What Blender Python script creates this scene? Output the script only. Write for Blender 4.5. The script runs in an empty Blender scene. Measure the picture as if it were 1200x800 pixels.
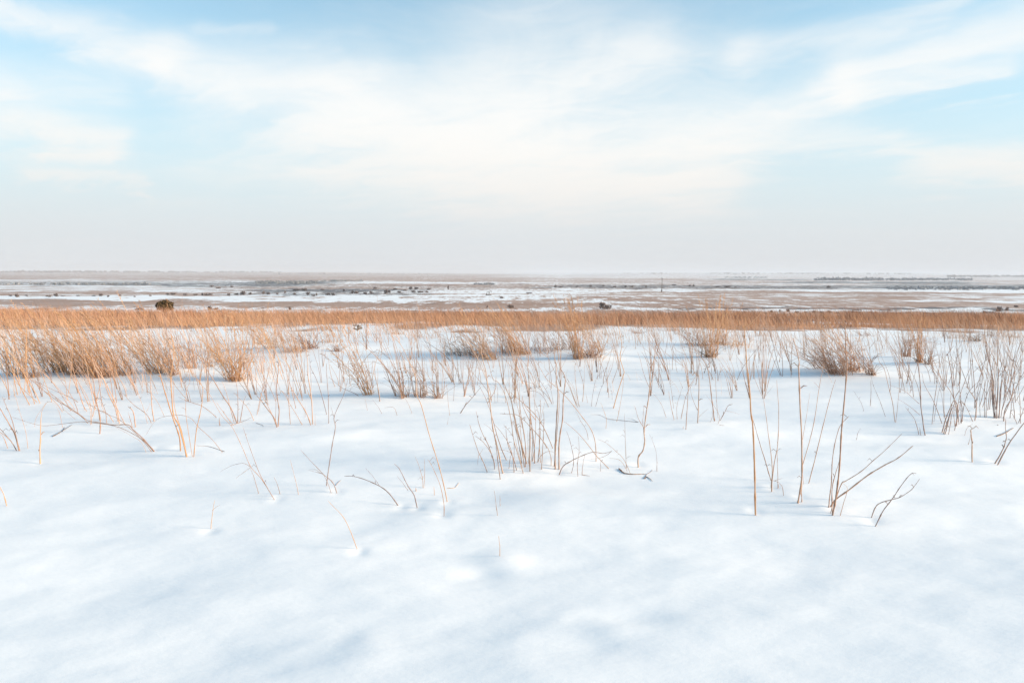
import bpy, math, random
import numpy as np
from mathutils import Matrix, Vector

SC = bpy.context.scene
COL = SC.collection
rng = np.random.default_rng(7)
random.seed(7)

# ------------------------------------------------------------------ camera
CAM_H = 1.5
PITCH = math.radians(5.67)
ROLL = math.radians(0.24)
FPX = 800.0                                   # focal length for a 1200 px wide frame (24 mm)
_f = np.array([0, math.cos(PITCH), -math.sin(PITCH)])
_u0 = np.array([0, math.sin(PITCH), math.cos(PITCH)])
_r0 = np.array([1.0, 0, 0])
_r = _r0 * math.cos(ROLL) + _u0 * math.sin(ROLL)
_u = _u0 * math.cos(ROLL) - _r0 * math.sin(ROLL)
CAMPOS = np.array([0, 0, CAM_H])
cd = bpy.data.cameras.new('camera')
cd.lens, cd.sensor_width, cd.clip_start, cd.clip_end = 24, 36, 0.05, 60000
cam = bpy.data.objects.new('camera', cd)
COL.objects.link(cam)
cam.matrix_world = Matrix(((_r[0], _u[0], -_f[0], 0), (_r[1], _u[1], -_f[1], 0), (_r[2], _u[2], -_f[2], CAM_H), (0, 0, 0, 1)))
SC.camera = cam

# ------------------------------------------------------------------ light
SUN_EL, SUN_AZ = math.radians(15), math.radians(97)      # azimuth clockwise from +Y: low sun on the right
EXPOSURE = 1.82
SKY_STRENGTH = 0.1
SC.view_settings.view_transform = 'Standard'
SC.view_settings.look = 'None'
SC.view_settings.exposure = EXPOSURE
SC.view_settings.gamma = 1
SC.view_settings.use_curve_mapping = False
sd = bpy.data.lights.new('sun', 'SUN')
sd.energy, sd.angle, sd.color = 2.5, math.radians(16), (1.0, 0.76, 0.54)
sun = bpy.data.objects.new('sun', sd)
COL.objects.link(sun)
sdir = Vector((math.sin(SUN_AZ) * math.cos(SUN_EL), math.cos(SUN_AZ) * math.cos(SUN_EL), math.sin(SUN_EL)))
sun.rotation_euler = sdir.to_track_quat('Z', 'Y').to_euler()
sun.location = (30, 0, 20)

# ------------------------------------------------------------------ sky
W = bpy.data.worlds.new('World')
SC.world = W
W.use_nodes = True
WT = W.node_tree
for n in list(WT.nodes):
    WT.nodes.remove(n)


class NB:
    """tiny helper for node expressions"""
    def __init__(self, tree):
        self.t = tree

    def node(self, kind, **kw):
        n = self.t.nodes.new(kind)
        for k, v in kw.items():
            setattr(n, k, v)
        return n

    def link(self, a, b):
        self.t.links.new(a, b)

    def put(self, sock, v):
        if isinstance(v, (int, float)):
            sock.default_value = v
        elif isinstance(v, (tuple, list)):
            sock.default_value = v if len(v) == len(sock.default_value) else tuple(v) + (1,)
        else:
            self.link(v, sock)

    def m(self, op, a, b=0.0, c=None, clamp=False):
        n = self.node('ShaderNodeMath', operation=op, use_clamp=clamp)
        self.put(n.inputs[0], a)
        self.put(n.inputs[1], b)
        if c is not None:
            self.put(n.inputs[2], c)
        return n.outputs[0]

    def ss(self, v, a, b, o0=0.0, o1=1.0):
        n = self.node('ShaderNodeMapRange', interpolation_type='SMOOTHSTEP')
        self.put(n.inputs[0], v)
        for i, q in enumerate((a, b, o0, o1)):
            self.put(n.inputs[1 + i], q)
        return n.outputs[0]

    def comb(self, x, y, z):
        n = self.node('ShaderNodeCombineXYZ')
        for i, q in enumerate((x, y, z)):
            self.put(n.inputs[i], q)
        return n.outputs[0]

    def noise(self, vec, scale, detail=4.0, rough=0.55, dist=0.0):
        n = self.node('ShaderNodeTexNoise')
        if vec is not None:
            self.link(vec, n.inputs['Vector'])
        n.inputs['Scale'].default_value = scale
        n.inputs['Detail'].default_value = detail
        n.inputs['Roughness'].default_value = rough
        n.inputs['Distortion'].default_value = dist
        return n.outputs[0]

    def mix(self, f, a, b):
        n = self.node('ShaderNodeMix', data_type='RGBA')
        self.put(n.inputs[0], f)
        self.put(n.inputs[6], a)
        self.put(n.inputs[7], b)
        return n.outputs[2]


nb = NB(WT)
tc = nb.node('ShaderNodeTexCoord')
sep = nb.node('ShaderNodeSeparateXYZ')
nb.link(tc.outputs['Generated'], sep.inputs[0])
dx, dy, dz = sep.outputs
sky = nb.node('ShaderNodeTexSky', sky_type='NISHITA')
sky.sun_disc = False
sky.sun_elevation, sky.sun_rotation = SUN_EL, SUN_AZ
sky.air_density, sky.dust_density, sky.ozone_density = 1.0, 0.6, 2.0
DEG = 57.29578
el = nb.m('MULTIPLY', nb.m('ARCSINE', dz), DEG)
az = nb.m('MULTIPLY', nb.m('ARCTAN2', dx, dy), DEG)
elp = nb.m('MAXIMUM', el, 0.0)
# cirrus sheet: a flat high layer, coordinates on that layer
zz = nb.m('ADD', nb.m('MAXIMUM', dz, 0.0), 0.09)
pu = nb.m('DIVIDE', dx, zz)
pv = nb.m('DIVIDE', dy, zz)
pvec = nb.comb(pu, pv, 0.0)
warp = nb.m('SUBTRACT', nb.noise(pvec, 0.9, 3, 0.5), 0.5)
warp2 = nb.m('SUBTRACT', nb.noise(nb.comb(pv, pu, 3.7), 1.7, 4, 0.55), 0.5)
puw = nb.m('ADD', pu, nb.m('MULTIPLY', warp, 1.0))
pvw = nb.m('ADD', pv, nb.m('MULTIPLY', warp2, 0.8))
wisp = nb.noise(nb.comb(nb.m('MULTIPLY', puw, 0.55), nb.m('MULTIPLY', pvw, 1.5), 1.3), 1.35, 7, 0.6, 0.4)
fibre = nb.noise(nb.comb(nb.m('ADD', nb.m('MULTIPLY', pu, 0.9), pvw), nb.m('MULTIPLY', nb.m('SUBTRACT', pvw, puw), 0.22), 5.1), 2.6, 7, 0.62, 0.2)
azw = nb.m('ADD', az, nb.m('ADD', nb.m('MULTIPLY', warp, 9.0), nb.m('MULTIPLY', warp2, 3.0)))
elw = nb.m('ADD', el, nb.m('ADD', nb.m('MULTIPLY', warp2, 3.2), nb.m('MULTIPLY', nb.m('SUBTRACT', fibre, 0.5), 4.0)))


def px2azel(x, y):
    d = _f + _r * ((x - 600) / FPX) + _u * ((400 - y) / FPX)
    d /= np.linalg.norm(d)
    return math.degrees(math.atan2(d[0], d[1])), math.degrees(math.asin(d[2]))


def streak(x0, y0, x1, y1, w0, w1, amp):
    """one bank of cirrus between two sky directions; w = half width in degrees"""
    a0, e0 = px2azel(x0, y0)
    a1, e1 = px2azel(x1, y1)
    ux, uy = a1 - a0, e1 - e0
    L2 = ux * ux + uy * uy
    ra, re = nb.m('SUBTRACT', azw, a0), nb.m('SUBTRACT', elw, e0)
    t = nb.m('DIVIDE', nb.m('ADD', nb.m('MULTIPLY', ra, ux), nb.m('MULTIPLY', re, uy)), L2, clamp=True)
    qx = nb.m('SUBTRACT', ra, nb.m('MULTIPLY', t, ux))
    qy = nb.m('SUBTRACT', re, nb.m('MULTIPLY', t, uy))
    d2 = nb.m('ADD', nb.m('MULTIPLY', qx, qx), nb.m('MULTIPLY', qy, qy))
    w = nb.m('ADD', nb.m('MULTIPLY', t, w1 - w0), w0)
    g = nb.m('EXPONENT', nb.m('MULTIPLY', nb.m('DIVIDE', d2, nb.m('MULTIPLY', w, w)), -1.0))
    return nb.m('MULTIPLY', g, amp)


# fine fibres of the cirrus, combed out from the thick middle of the bank
fa0, fe0 = px2azel(640, 230)
qa, qe = nb.m('ADD', nb.m('SUBTRACT', az, fa0), nb.m('MULTIPLY', warp, 10.0)), nb.m('ADD', nb.m('MULTIPLY', nb.m('SUBTRACT', el, fe0), 1.5), nb.m('MULTIPLY', warp2, 5.0))
rho = nb.m('ADD', nb.m('SQRT', nb.m('ADD', nb.m('MULTIPLY', qa, qa), nb.m('MULTIPLY', qe, qe))), 2.0)
comb_ = nb.noise(nb.comb(nb.m('MULTIPLY', nb.m('DIVIDE', qa, rho), 3.2), nb.m('MULTIPLY', nb.m('DIVIDE', qe, rho), 3.2), nb.m('MULTIPLY', rho, 0.045)), 2.2, 8, 0.62, 0.25)

STREAKS = [
    (-60, -10, 200, 72, 0.95, 1.35, 1.0), (200, 78, 420, 130, 1.7, 3.2, 0.8), (400, 140, 640, 175, 4.0, 5.5, 0.9),
    (560, 170, 800, 190, 5.0, 4.0, 0.9), (-40, 125, 140, 172, 1.7, 1.1, 1.0), (30, 203, 170, 217, 0.7, 0.5, 0.6),
    (780, 175, 1000, 105, 3.0, 1.6, 0.8), (1000, 90, 1260, 20, 1.35, 1.6, 1.0), (860, 78, 1100, 16, 1.2, 0.6, 0.5), (700, 60, 860, 70, 2.2, 1.6, 0.25),
    (960, 110, 1180, 88, 0.8, 0.6, 0.45), (620, 110, 760, 60, 3.0, 2.0, 0.45), (1080, 193, 1300, 205, 1.1, 1.7, 0.9), (820, 170, 1060, 165, 1.2, 0.8, 0.35),
    (600, 218, 860, 214, 1.3, 1.3, 0.35), (260, 150, 560, 200, 3.0, 3.0, 0.3), (560, 60, 720, -60, 3.2, 3.6, 0.22), (230, 40, 300, 44, .5, .4, .25), (0, 90, 140, 120, 1.6, 1.6, .35),
]
dens = None
for s in STREAKS:
    g = streak(*s)
    dens = g if dens is None else nb.m('ADD', dens, g)
# thin cloud goes on out of view, thinned there so snow gets bluer skylight
rest = nb.m("MULTIPLY", nb.ss(wisp, 0.45, 0.78), 0.26)
inview = nb.m('MULTIPLY', nb.ss(nb.m('ABSOLUTE', az), 44, 60, 1.0, 0.0), nb.ss(el, 22, 32, 1.0, 0.0))
dens = nb.m('ADD', dens, nb.m('MULTIPLY', rest, nb.m('SUBTRACT', 1.0, nb.m('MULTIPLY', inview, 0.72))))
mixn = nb.m('ADD', nb.m('MULTIPLY', comb_, 0.14), nb.m('ADD', nb.m('MULTIPLY', wisp, 0.48), nb.m('MULTIPLY', fibre, 0.38)))
tex = nb.m('ADD', nb.m('MULTIPLY', nb.ss(mixn, 0.34, 0.66), 1.15), 0.42)
dens = nb.m('MULTIPLY', nb.m('ADD', dens, 0.06), tex)
dens = nb.m('SUBTRACT', 1.0, nb.m('EXPONENT', nb.m('MULTIPLY', dens, -1.35)), clamp=True)
veil = nb.m('MULTIPLY', nb.m('EXPONENT', nb.m('MULTIPLY', nb.m('MULTIPLY', elp, elp), -1 / 320.0)), 0.95)      # milky air low down
K = 1.0 / SKY_STRENGTH
tint = nb.node('ShaderNodeMix', data_type='RGBA', blend_type='MULTIPLY')
tint.inputs[0].default_value = 1.0
nb.link(sky.outputs[0], tint.inputs[6])
tint.inputs[7].default_value = (0.40, 0.72, 0.705, 1)      # the photograph's warmer white balance
c = nb.mix(veil, tint.outputs[2], (0.212 * K, 0.236 * K, 0.251 * K))
cream = nb.mix(nb.ss(el, 4.0, 14.0), (0.284 * K, 0.273 * K, 0.257 * K), (0.288 * K, 0.286 * K, 0.280 * K))
c = nb.mix(dens, c, cream)
low = nb.m('MULTIPLY', nb.m('EXPONENT', nb.m('MULTIPLY', nb.m('MULTIPLY', elp, elp), -1 / 36.0)), 0.85)
c = nb.mix(low, c, (0.207 * K, 0.210 * K, 0.217 * K))
bg = nb.node('ShaderNodeBackground')
nb.link(c, bg.inputs[0])
bg.inputs[1].default_value = SKY_STRENGTH
wo = nb.node('ShaderNodeOutputWorld')
nb.link(bg.outputs[0], wo.inputs[0])

# ------------------------------------------------------------------ terrain
def vnoise(x, y, seed=0):
    x = np.asarray(x, float); y = np.asarray(y, float)
    ix, iy = np.floor(x).astype(np.int64), np.floor(y).astype(np.int64)
    fx, fy = x - ix, y - iy

    def h(a, b):
        n = (a * 374761393 + b * 668265263 + seed * 1274126177) & 0xFFFFFFFF
        n = ((n ^ (n >> 13)) * 1274126177) & 0xFFFFFFFF
        return ((n ^ (n >> 16)) & 0xFFFF) / 32767.5 - 1.0
    sx, sy = fx * fx * fx * (fx * (fx * 6 - 15) + 10), fy * fy * fy * (fy * (fy * 6 - 15) + 10)
    a = h(ix, iy) * (1 - sx) + h(ix + 1, iy) * sx
    b = h(ix, iy + 1) * (1 - sx) + h(ix + 1, iy + 1) * sx
    return a * (1 - sy) + b * sy


def fbm(x, y, seed=0, octv=3, gain=0.5):
    t, a = 0.0, 1.0
    for i in range(octv):
        c_, s_ = math.cos(i * 0.9 + 0.3), math.sin(i * 0.9 + 0.3)
        t = t + a * vnoise((x * c_ - y * s_) * 2 ** i + 17.3 * i, (x * s_ + y * c_) * 2 ** i - 9.1 * i, seed + i)
        a *= gain
    return t


def sstep(v, a, b):
    t = np.clip((v - a) / (b - a), 0, 1)
    return t * t * (3 - 2 * t)


def ray(px, py):
    d = _f + _r * ((px - 600) / FPX) + _u * ((400 - py) / FPX)
    return d / np.linalg.norm(d)


def flat_at(px, py, z=0.0):
    d = ray(px, py)
    t = (z - CAM_H) / d[2]
    return d[0] * t, d[1] * t


# soft mounds and hollows of the foreground snow: pixel, radius across (m), radius along (m), height (m)
LUMPS = []
for px_, py_, ra, rb, hh in (
        (430, 752, .12, .10, .008), (420, 768, .16, .10, .006), (406, 737, .07, .05, -.005), (403, 705, .16, .08, -.005),
        (600, 662, .18, .12, .020), (585, 655, .12, .08, .010), (565, 668, .12, .08, -.012), (752, 728, .16, .07, -.026), (785, 735, .18, .10, .018),
        (720, 745, .15, .10, .012), (690, 760, .2, .10, -.014), (900, 640, .60, .22, -.030), (930, 700, .50, .16, -.022), (940, 665, .3, .2, -.014), (870, 600, .7, .25, .028),
        (700, 590, .50, .22, .026), (650, 600, .40, .22, .024), (640, 585, .30, .16, .020), (690, 570, .4, .18, -.026), (250, 640, .8, .30, .030), (110, 650, .8, .22, .026), (170, 665, .9, .18, -.022),
        (330, 700, .7, .3, .012), (60, 560, .9, .3, .018), (150, 590, 1.2, .35, -.028), (300, 725, .8, .2, -.016), (160, 775, .9, .22, -.02), (440, 540, .7, .3, .012), (340, 512, .8, .4, .045),
        (520, 590, .4, .25, .020), (550, 580, .5, .25, -.024), (600, 560, .5, .22, .016), (620, 795, .5, .15, .012), (1050, 760, .7, .2, .014), (1100, 690, .6, .2, -.014), (1140, 600, .8, .22, .020),
        (1130, 515, .8, .22, -.035), (1090, 495, .5, .3, .045), (1150, 488, .6, .3, .05), (1170, 520, .6, .18, -.03), (935, 583, .35, .25, .03), (980, 595, .3, .22, .025), (820, 505, .7, .4, .045), (800, 520, .8, .3, -.02),
        (600, 545, .5, .3, .035), (655, 542, .3, .25, .03), (220, 530, .5, .3, .03), (185, 525, .4, .3, .02), (90, 545, .9, .3, -.02), (190, 545, .9, .25, .026), (500, 610, .35, .2, .014),
        *[(bx_, by_ + 1, .045, .045, -.012) for bx_, by_ in ((325, 585), (395, 577), (471, 592), (489, 594), (525, 588), (519, 604), (587, 556), (612, 553), (650, 548), (653, 556), (884, 603), (905, 575), (937, 588), (975, 603), (1022, 616), (1137, 541), (183, 528), (212, 527), (226, 535), (421, 643), (47, 541), (1167, 543), (748, 547), (246, 618))],
        *[(bx_ - 7, by_ + 1, .09, .05, .008) for bx_, by_ in ((325, 585), (395, 577), (525, 588), (587, 556), (650, 548), (884, 603), (905, 575), (937, 588), (975, 603), (183, 528), (226, 535))],
        (985, 440, .9, .5, .07), (80, 445, 1.2, .5, .10), (195, 440, .8, .4, .06), (432, 462, .6, .4, .05), (490, 464, .6, .4, .05), (275, 447, .6, .4, .05), (610, 416, .9, .6, .09), (690, 421, .9, .6, .1), (835, 420, .9, .6, .09), (340, 413, 1.2, .8, .12), (1080, 427, .7, .5, .08)):
    fx_, fy_ = flat_at(px_, py_)
    LUMPS.append((fx_, fy_, ra, rb, hh * (0.4 if .015 < abs(hh) < .04 and py_ > 560 else 0.75)))

PLAIN_Z = -30.0


def near_h(x, y):
    s = np.maximum(y - 15.0, 0.0)
    z = -0.057 * (np.sqrt(s * s + 9.0) - 3.0)
    z = z - 0.085 * (np.sqrt(np.maximum(y - 62.0, 0.0) ** 2 + 100.0) - 10.0)
    # wind drifts: long low ridges, trending slightly away to the right
    a = 0.12
    xr, yr = x * math.cos(a) + y * math.sin(a), -x * math.sin(a) + y * math.cos(a)
    fade = sstep(np.hypot(x, y), 140.0, 60.0)
    z = z + fade * (0.025 * fbm(xr / 3.2, yr / 1.5, 3, 2) + 0.009 * fbm(xr / 0.95, yr / 0.42, 11, 2)
                    + 0.0026 * fbm(xr / 0.26, yr / 0.14, 23, 2) * sstep(np.hypot(x, y), 14, 7))
    z = z + 0.038 * x * sstep(y, 5.2, 2.2) * sstep(np.abs(x), 9.0, 3.0)       # the nearest snow falls off to the left
    z = z + 0.10 * fbm(x / 14.0, y / 11.0, 31, 2) * sstep(np.hypot(x, y), 7.0, 16.0)
    return z


def terrain(x, y):
    x = np.asarray(x, float); y = np.asarray(y, float)
    z = near_h(x, y)
    for lx, ly, ra, rb, hh in LUMPS:
        ex = np.exp(-np.minimum(((x - lx) / ra) ** 2 + ((y - ly) / rb) ** 2, 30.0))
        z = z + hh * ex
    r = np.hypot(x, y)
    pl = PLAIN_Z + 0.9 * fbm(x / 420.0, y / 300.0, 41, 3) + 2.0 * fbm(x / 2600.0, y / 2000.0, 47, 2)
    back = -1.2 + 0.5 * fbm(x / 60, y / 60, 53, 2)            # the rise goes on behind the camera
    z = np.where(y < -6, z + (back - z) * sstep(-y, 6.0, 60.0), z)
    k = sstep(y, 66.0, 330.0)
    k = np.maximum(k, sstep(r, 420.0, 900.0))
    z = z * (1 - k) + pl * k
    azm = np.degrees(np.arctan2(x, y))
    # low rises at the horizon
    hill = 40 * sstep(azm, 4, 12) * sstep(azm, 40, 30) * (0.8 + 0.25 * vnoise(azm / 3.0, 0 * azm, 61)) + 16 * sstep(azm, -5, -14) * (0.85 + 0.2 * vnoise(azm / 4.0, 0 * azm, 67))
    hill = hill + 22 + 4 * vnoise(azm / 2.0, 0 * azm + 3, 71)
    z = z + hill * sstep(r, 8200.0, 14500.0)
    return z


_T = np.concatenate([np.geomspace(1.2, 120, 420), np.geomspace(122, 25000, 380)])


def hit(px, py):
    """where the sight line of a pixel of the photograph meets the ground"""
    d = ray(px, py)
    P = CAMPOS[None, :] + d[None, :] * _T[:, None]
    g = P[:, 2] - terrain(P[:, 0], P[:, 1])
    w = np.where(g < 0)[0]
    if len(w) == 0:
        return P[-1]
    i = w[0]
    if i == 0:
        return P[0]
    t = _T[i - 1] + (_T[i] - _T[i - 1]) * g[i - 1] / (g[i - 1] - g[i])
    p = CAMPOS + d * t
    return np.array([p[0], p[1], float(terrain(p[0], p[1]))])


# ------------------------------------------------------------------ materials
def mat(name):
    m = bpy.data.materials.new(name)
    m.use_nodes = True
    b = NB(m.node_tree)
    bs = m.node_tree.nodes['Principled BSDF']
    bs.inputs['Roughness'].default_value = 0.85
    bs.inputs['Specular IOR Level'].default_value = 0.2
    return m, b, bs


def stalk_mat(name, stops, rough=0.8, scale=9.0, thin=0.0):
    """dry plant fibre: mottled along the stem, and each piece of its own tone"""
    m, b, bs = mat(name)
    oi = b.node('ShaderNodeObjectInfo')
    g = b.node('ShaderNodeNewGeometry')
    n1 = b.noise(g.outputs['Position'], scale, 3, 0.6)
    v = b.m('ADD', b.m('MULTIPLY', oi.outputs['Random'], 0.55), b.m('MULTIPLY', n1, 0.6))
    v = b.m('ADD', v, b.m('MULTIPLY', g.outputs['Random Per Island'], 0.4))
    if scale < 0.5:                                       # a whole stand of grass varies from place to place
        sc_ = b.node('ShaderNodeSeparateXYZ')
        b.link(g.outputs['Position'], sc_.inputs[0])
        v = b.m('ADD', v, b.m('MULTIPLY', b.m('SUBTRACT', b.noise(b.comb(b.m('MULTIPLY', sc_.outputs[0], .3), sc_.outputs[1], 0.0), 0.22, 4, 0.65), 0.5), 1.9))
    cr = b.node('ShaderNodeValToRGB')
    b.link(b.m('MULTIPLY', v, 0.78), cr.inputs[0])
    e = cr.color_ramp.elements
    while len(e) < len(stops):
        e.new(0.5)
    for q, (p, c_) in zip(e, stops):
        q.position, q.color = p, tuple(c_) + (1,)
    b.link(cr.outputs[0], bs.inputs['Base Color'])
    bs.inputs['Roughness'].default_value = rough
    if thin:                                              # dry leaves let some light through
        tr = b.node('ShaderNodeBsdfTranslucent')
        b.link(cr.outputs[0], tr.inputs[0])
        mx = b.node('ShaderNodeMixShader')
        mx.inputs[0].default_value = thin
        b.link(bs.outputs[0], mx.inputs[1])
        b.link(tr.outputs[0], mx.inputs[2])
        b.link(mx.outputs[0], m.node_tree.nodes['Material Output'].inputs[0])
    return m


M_TAN = stalk_mat('dry_grass', [(0.10, (.33, .17, .085)), (0.40, (.58, .34, .185)), (0.65, (.68, .44, .26)), (0.95, (.76, .56, .39))], 0.7, 9.0, 0.38)
M_BELT = stalk_mat('prairie_grass', [(0.05, (.27, .145, .09)), (0.40, (.50, .29, .18)), (0.70, (.60, .375, .245)), (0.95, (.68, .48, .35))], 0.8, 0.35, 0.3)
M_PALE = stalk_mat('bleached_grass', [(0.10, (.24, .145, .105)), (0.45, (.42, .285, .21)), (0.75, (.54, .39, .30)), (0.95, (.64, .50, .41))], 0.8, 9.0, 0.3)
M_WEED = stalk_mat('weed_stem', [(0.10, (.17, .10, .075)), (0.38, (.30, .18, .13)), (0.66, (.43, .275, .20)), (0.95, (.55, .39, .29))], 0.65, 14)
M_GREY = stalk_mat('weathered_stem', [(0.10, (.13, .085, .08)), (0.45, (.25, .175, .155)), (0.75, (.36, .265, .23)), (0.95, (.46, .36, .31))], 0.7, 14)
M_DARK = stalk_mat('dead_twig', [(0.10, (.07, .05, .043)), (0.5, (.15, .105, .085)), (0.95, (.26, .18, .14))], 0.85, 14)
M_RUST = stalk_mat('rusty_leaf', [(0.10, (.13, .06, .04)), (0.5, (.28, .15, .10)), (0.95, (.42, .24, .15))], 0.8, 14)
M_SHRUB = stalk_mat('winter_shrub', [(0.10, (.06, .05, .05)), (0.5, (.12, .095, .088)), (0.95, (.22, .17, .145))], 0.9, 0.6)
M_JUN = stalk_mat('juniper_leaf', [(0.10, (.030, .027, .016)), (0.5, (.062, .050, .027)), (0.95, (.14, .095, .05))], 0.8, 3)
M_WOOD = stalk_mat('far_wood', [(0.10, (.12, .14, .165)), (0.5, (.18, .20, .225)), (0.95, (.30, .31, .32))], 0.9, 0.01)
m_, b_, s_ = mat('painted_steel')
g_ = b_.node('ShaderNodeNewGeometry')
b_.link(b_.mix(b_.noise(g_.outputs['Position'], 1.3, 3), (.10, .09, .085), (.22, .19, .17)), s_.inputs['Base Color'])
s_.inputs['Roughness'].default_value = 0.6
M_STEEL = m_

# the ground: snow, with the dry vegetation that stands out of it farther off (attribute 'cover', 0 snow - 1 grass)
m_, b_, s_ = mat('snow_and_prairie')
g_ = b_.node('ShaderNodeNewGeometry')
at = b_.node('ShaderNodeAttribute', attribute_name='cover')
at2 = b_.node('ShaderNodeAttribute', attribute_name='brush')
sp = b_.node('ShaderNodeSeparateXYZ')
b_.link(g_.outputs['Position'], sp.inputs[0])
X_, Y_, Z_ = sp.outputs
wide = b_.comb(b_.m('MULTIPLY', X_, 0.35), Y_, 0.0)
tuft = b_.noise(b_.comb(X_, Y_, 0.0), 0.45, 3, 0.6)
patch = b_.noise(b_.comb(b_.m('MULTIPLY', X_, 0.7), b_.m('MULTIPLY', Y_, 0.5), 0.0), 0.020, 7, 0.72)
speck = b_.noise(b_.comb(X_, b_.m('MULTIPLY', Y_, 0.16), 4.0), 0.12, 5, 0.8)
lines = b_.noise(b_.comb(b_.m('MULTIPLY', X_, 0.06), b_.m('MULTIPLY', Y_, 0.5), 9.0), 0.030, 4, 0.7)
base_ = b_.m('ADD', b_.m('MULTIPLY', b_.m('SUBTRACT', at.outputs['Fac'], 0.5), 0.62), b_.m('ADD', 0.58, b_.m('MULTIPLY', b_.m('SUBTRACT', lines, 0.5), 2.2)))
mixv = b_.m('ADD', base_, b_.m('ADD', b_.m('MULTIPLY', b_.m('SUBTRACT', patch, 0.5), 1.7), b_.m('MULTIPLY', b_.m('SUBTRACT', speck, 0.5), 2.6)))
cov = b_.m('MULTIPLY', b_.ss(mixv, 0.36, 0.64), b_.ss(at.outputs['Fac'], 0.01, 0.06))
fieldn = b_.noise(b_.comb(b_.m('MULTIPLY', X_, 0.4), Y_, 2.0), 0.006, 3, 0.6)
veg = b_.mix(b_.ss(fieldn, 0.35, 0.65), (.37, .205, .13), (.47, .305, .225))
veg = b_.mix(b_.ss(tuft, 0.3, 0.75), b_.mix(0.35, veg, (.16, .10, .065)), veg)
dark = b_.ss(b_.m('ADD', at2.outputs['Fac'], b_.m('MULTIPLY', b_.m('SUBTRACT', speck, 0.5), 2.2)), 0.28, 0.56)
dark = b_.m('MULTIPLY', dark, b_.ss(at2.outputs['Fac'], 0.02, 0.1))
# snow crust: fine grain and sastrugi far below the mesh size
wind = b_.comb(b_.m('MULTIPLY', X_, 0.45), Y_, Z_)
gr = b_.noise(g_.outputs['Position'], 260.0, 2, 0.6)
cr_ = b_.noise(wind, 9.0, 5, 0.62)
cr2 = b_.noise(wind, 38.0, 4, 0.6)
hgt = b_.m('ADD', b_.m('MULTIPLY', cr_, 0.011), b_.m('ADD', b_.m('MULTIPLY', cr2, 0.0022), b_.m('MULTIPLY', gr, 0.00045)))
bump = b_.node('ShaderNodeBump')
bump.inputs['Strength'].default_value = 0.35
bump.inputs['Distance'].default_value = 1.0
b_.link(hgt, bump.inputs['Height'])
b_.link(bump.outputs[0], s_.inputs['Normal'])
snowc = b_.mix(b_.noise(g_.outputs['Position'], 2.2, 4, 0.6), (.845, .882, .91), (.89, .912, .93))  # snow tones, with a little of the blue of skylit shade mixed in
colr = b_.mix(cov, snowc, veg)
colr = b_.mix(dark, colr, (.085, .075, .075))
b_.link(colr, s_.inputs['Base Color'])
s_.inputs['Roughness'].default_value = 0.55
s_.inputs['Specular IOR Level'].default_value = 0.25
M_GROUND = m_


# ------------------------------------------------------------------ objects: helpers
def tag(o, label=None, cat=None, group=None, kind=None):
    if label: o['label'] = label
    if cat: o['category'] = cat
    if group: o['group'] = group
    if kind: o['kind'] = kind
    return o


def mesh_np(name, V, F, m, smooth=True):
    """mesh from a vertex array and a face array with equal face size"""
    me = bpy.data.meshes.new(name)
    V = np.asarray(V, np.float32); F = np.asarray(F, np.int32)
    k = F.shape[1]
    me.vertices.add(len(V)); me.vertices.foreach_set('co', V.ravel())
    me.loops.add(F.size); me.loops.foreach_set('vertex_index', F.ravel())
    me.polygons.add(len(F))
    me.polygons.foreach_set('loop_start', np.arange(0, F.size, k, dtype=np.int32))
    me.polygons.foreach_set('loop_total', np.full(len(F), k, np.int32))
    if smooth:
        me.polygons.foreach_set('use_smooth', np.ones(len(F), bool))
    me.update(calc_edges=True)
    me.materials.append(m)
    return me


def link(name, me, parent=None, loc=None):
    o = bpy.data.objects.new(name, me)
    COL.objects.link(o)
    if parent is not None: o.parent = parent
    if loc is not None: o.location = loc
    return o


def tube(P, R, sides=5):
    """vertices and quads of a tube through the points P with radii R, closed to a point at the tip"""
    P = np.asarray(P, float); n = len(P)
    T = np.gradient(P, axis=0)
    T /= np.linalg.norm(T, axis=1)[:, None] + 1e-12
    ref = np.where(np.abs(T[:, 1:2]) < 0.9, np.array([[0, 1.0, 0]]), np.array([[1.0, 0, 0]]))
    A = np.cross(T, ref); A /= np.linalg.norm(A, axis=1)[:, None]
    B = np.cross(T, A)
    th = np.arange(sides) * 2 * math.pi / sides
    V = P[:, None, :] + R[:, None, None] * (A[:, None, :] * np.cos(th)[None, :, None] + B[:, None, :] * np.sin(th)[None, :, None])
    i = np.arange(n - 1)[:, None] * sides
    j = np.arange(sides)[None, :]
    jn = (j + 1) % sides
    F = np.stack([i + j, i + jn, i + sides + jn, i + sides + j], -1).reshape(-1, 4)
    return V.reshape(-1, 3), F


def smooth_line(P, k=4):
    P = np.asarray(P, float)
    if len(P) < 3:
        t = np.linspace(0, 1, 4)[:, None]
        return P[0] + (P[-1] - P[0]) * t
    Q = np.vstack([2 * P[0] - P[1], P, 2 * P[-1] - P[-2]])
    out = []
    for i in range(1, len(Q) - 2):
        for t in np.arange(k) / k:
            out.append(0.5 * (2 * Q[i] + (Q[i + 1] - Q[i - 1]) * t + (2 * Q[i - 1] - 5 * Q[i] + 4 * Q[i + 1] - Q[i + 2]) * t * t + (3 * Q[i] - Q[i - 1] - 3 * Q[i + 1] + Q[i + 2]) * t ** 3))
    out.append(P[-1])
    return np.array(out)


# ------------------------------------------------------------------ ground
def edge_y(x):
    """how far off the snow ends and the tall prairie grass begins"""
    return 16.2 + 0.9 * vnoise(x / 3.1, 0 * x, 101) + 0.9 * vnoise(x / 0.8, 0 * x, 107) + 1.5 * vnoise(x / 9.0, 0 * x, 103) + 1.3 * sstep(x, -4.5, -1.5) * sstep(x, 3.5, 0.5) * -1 + 0.02 * np.abs(x)


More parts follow.
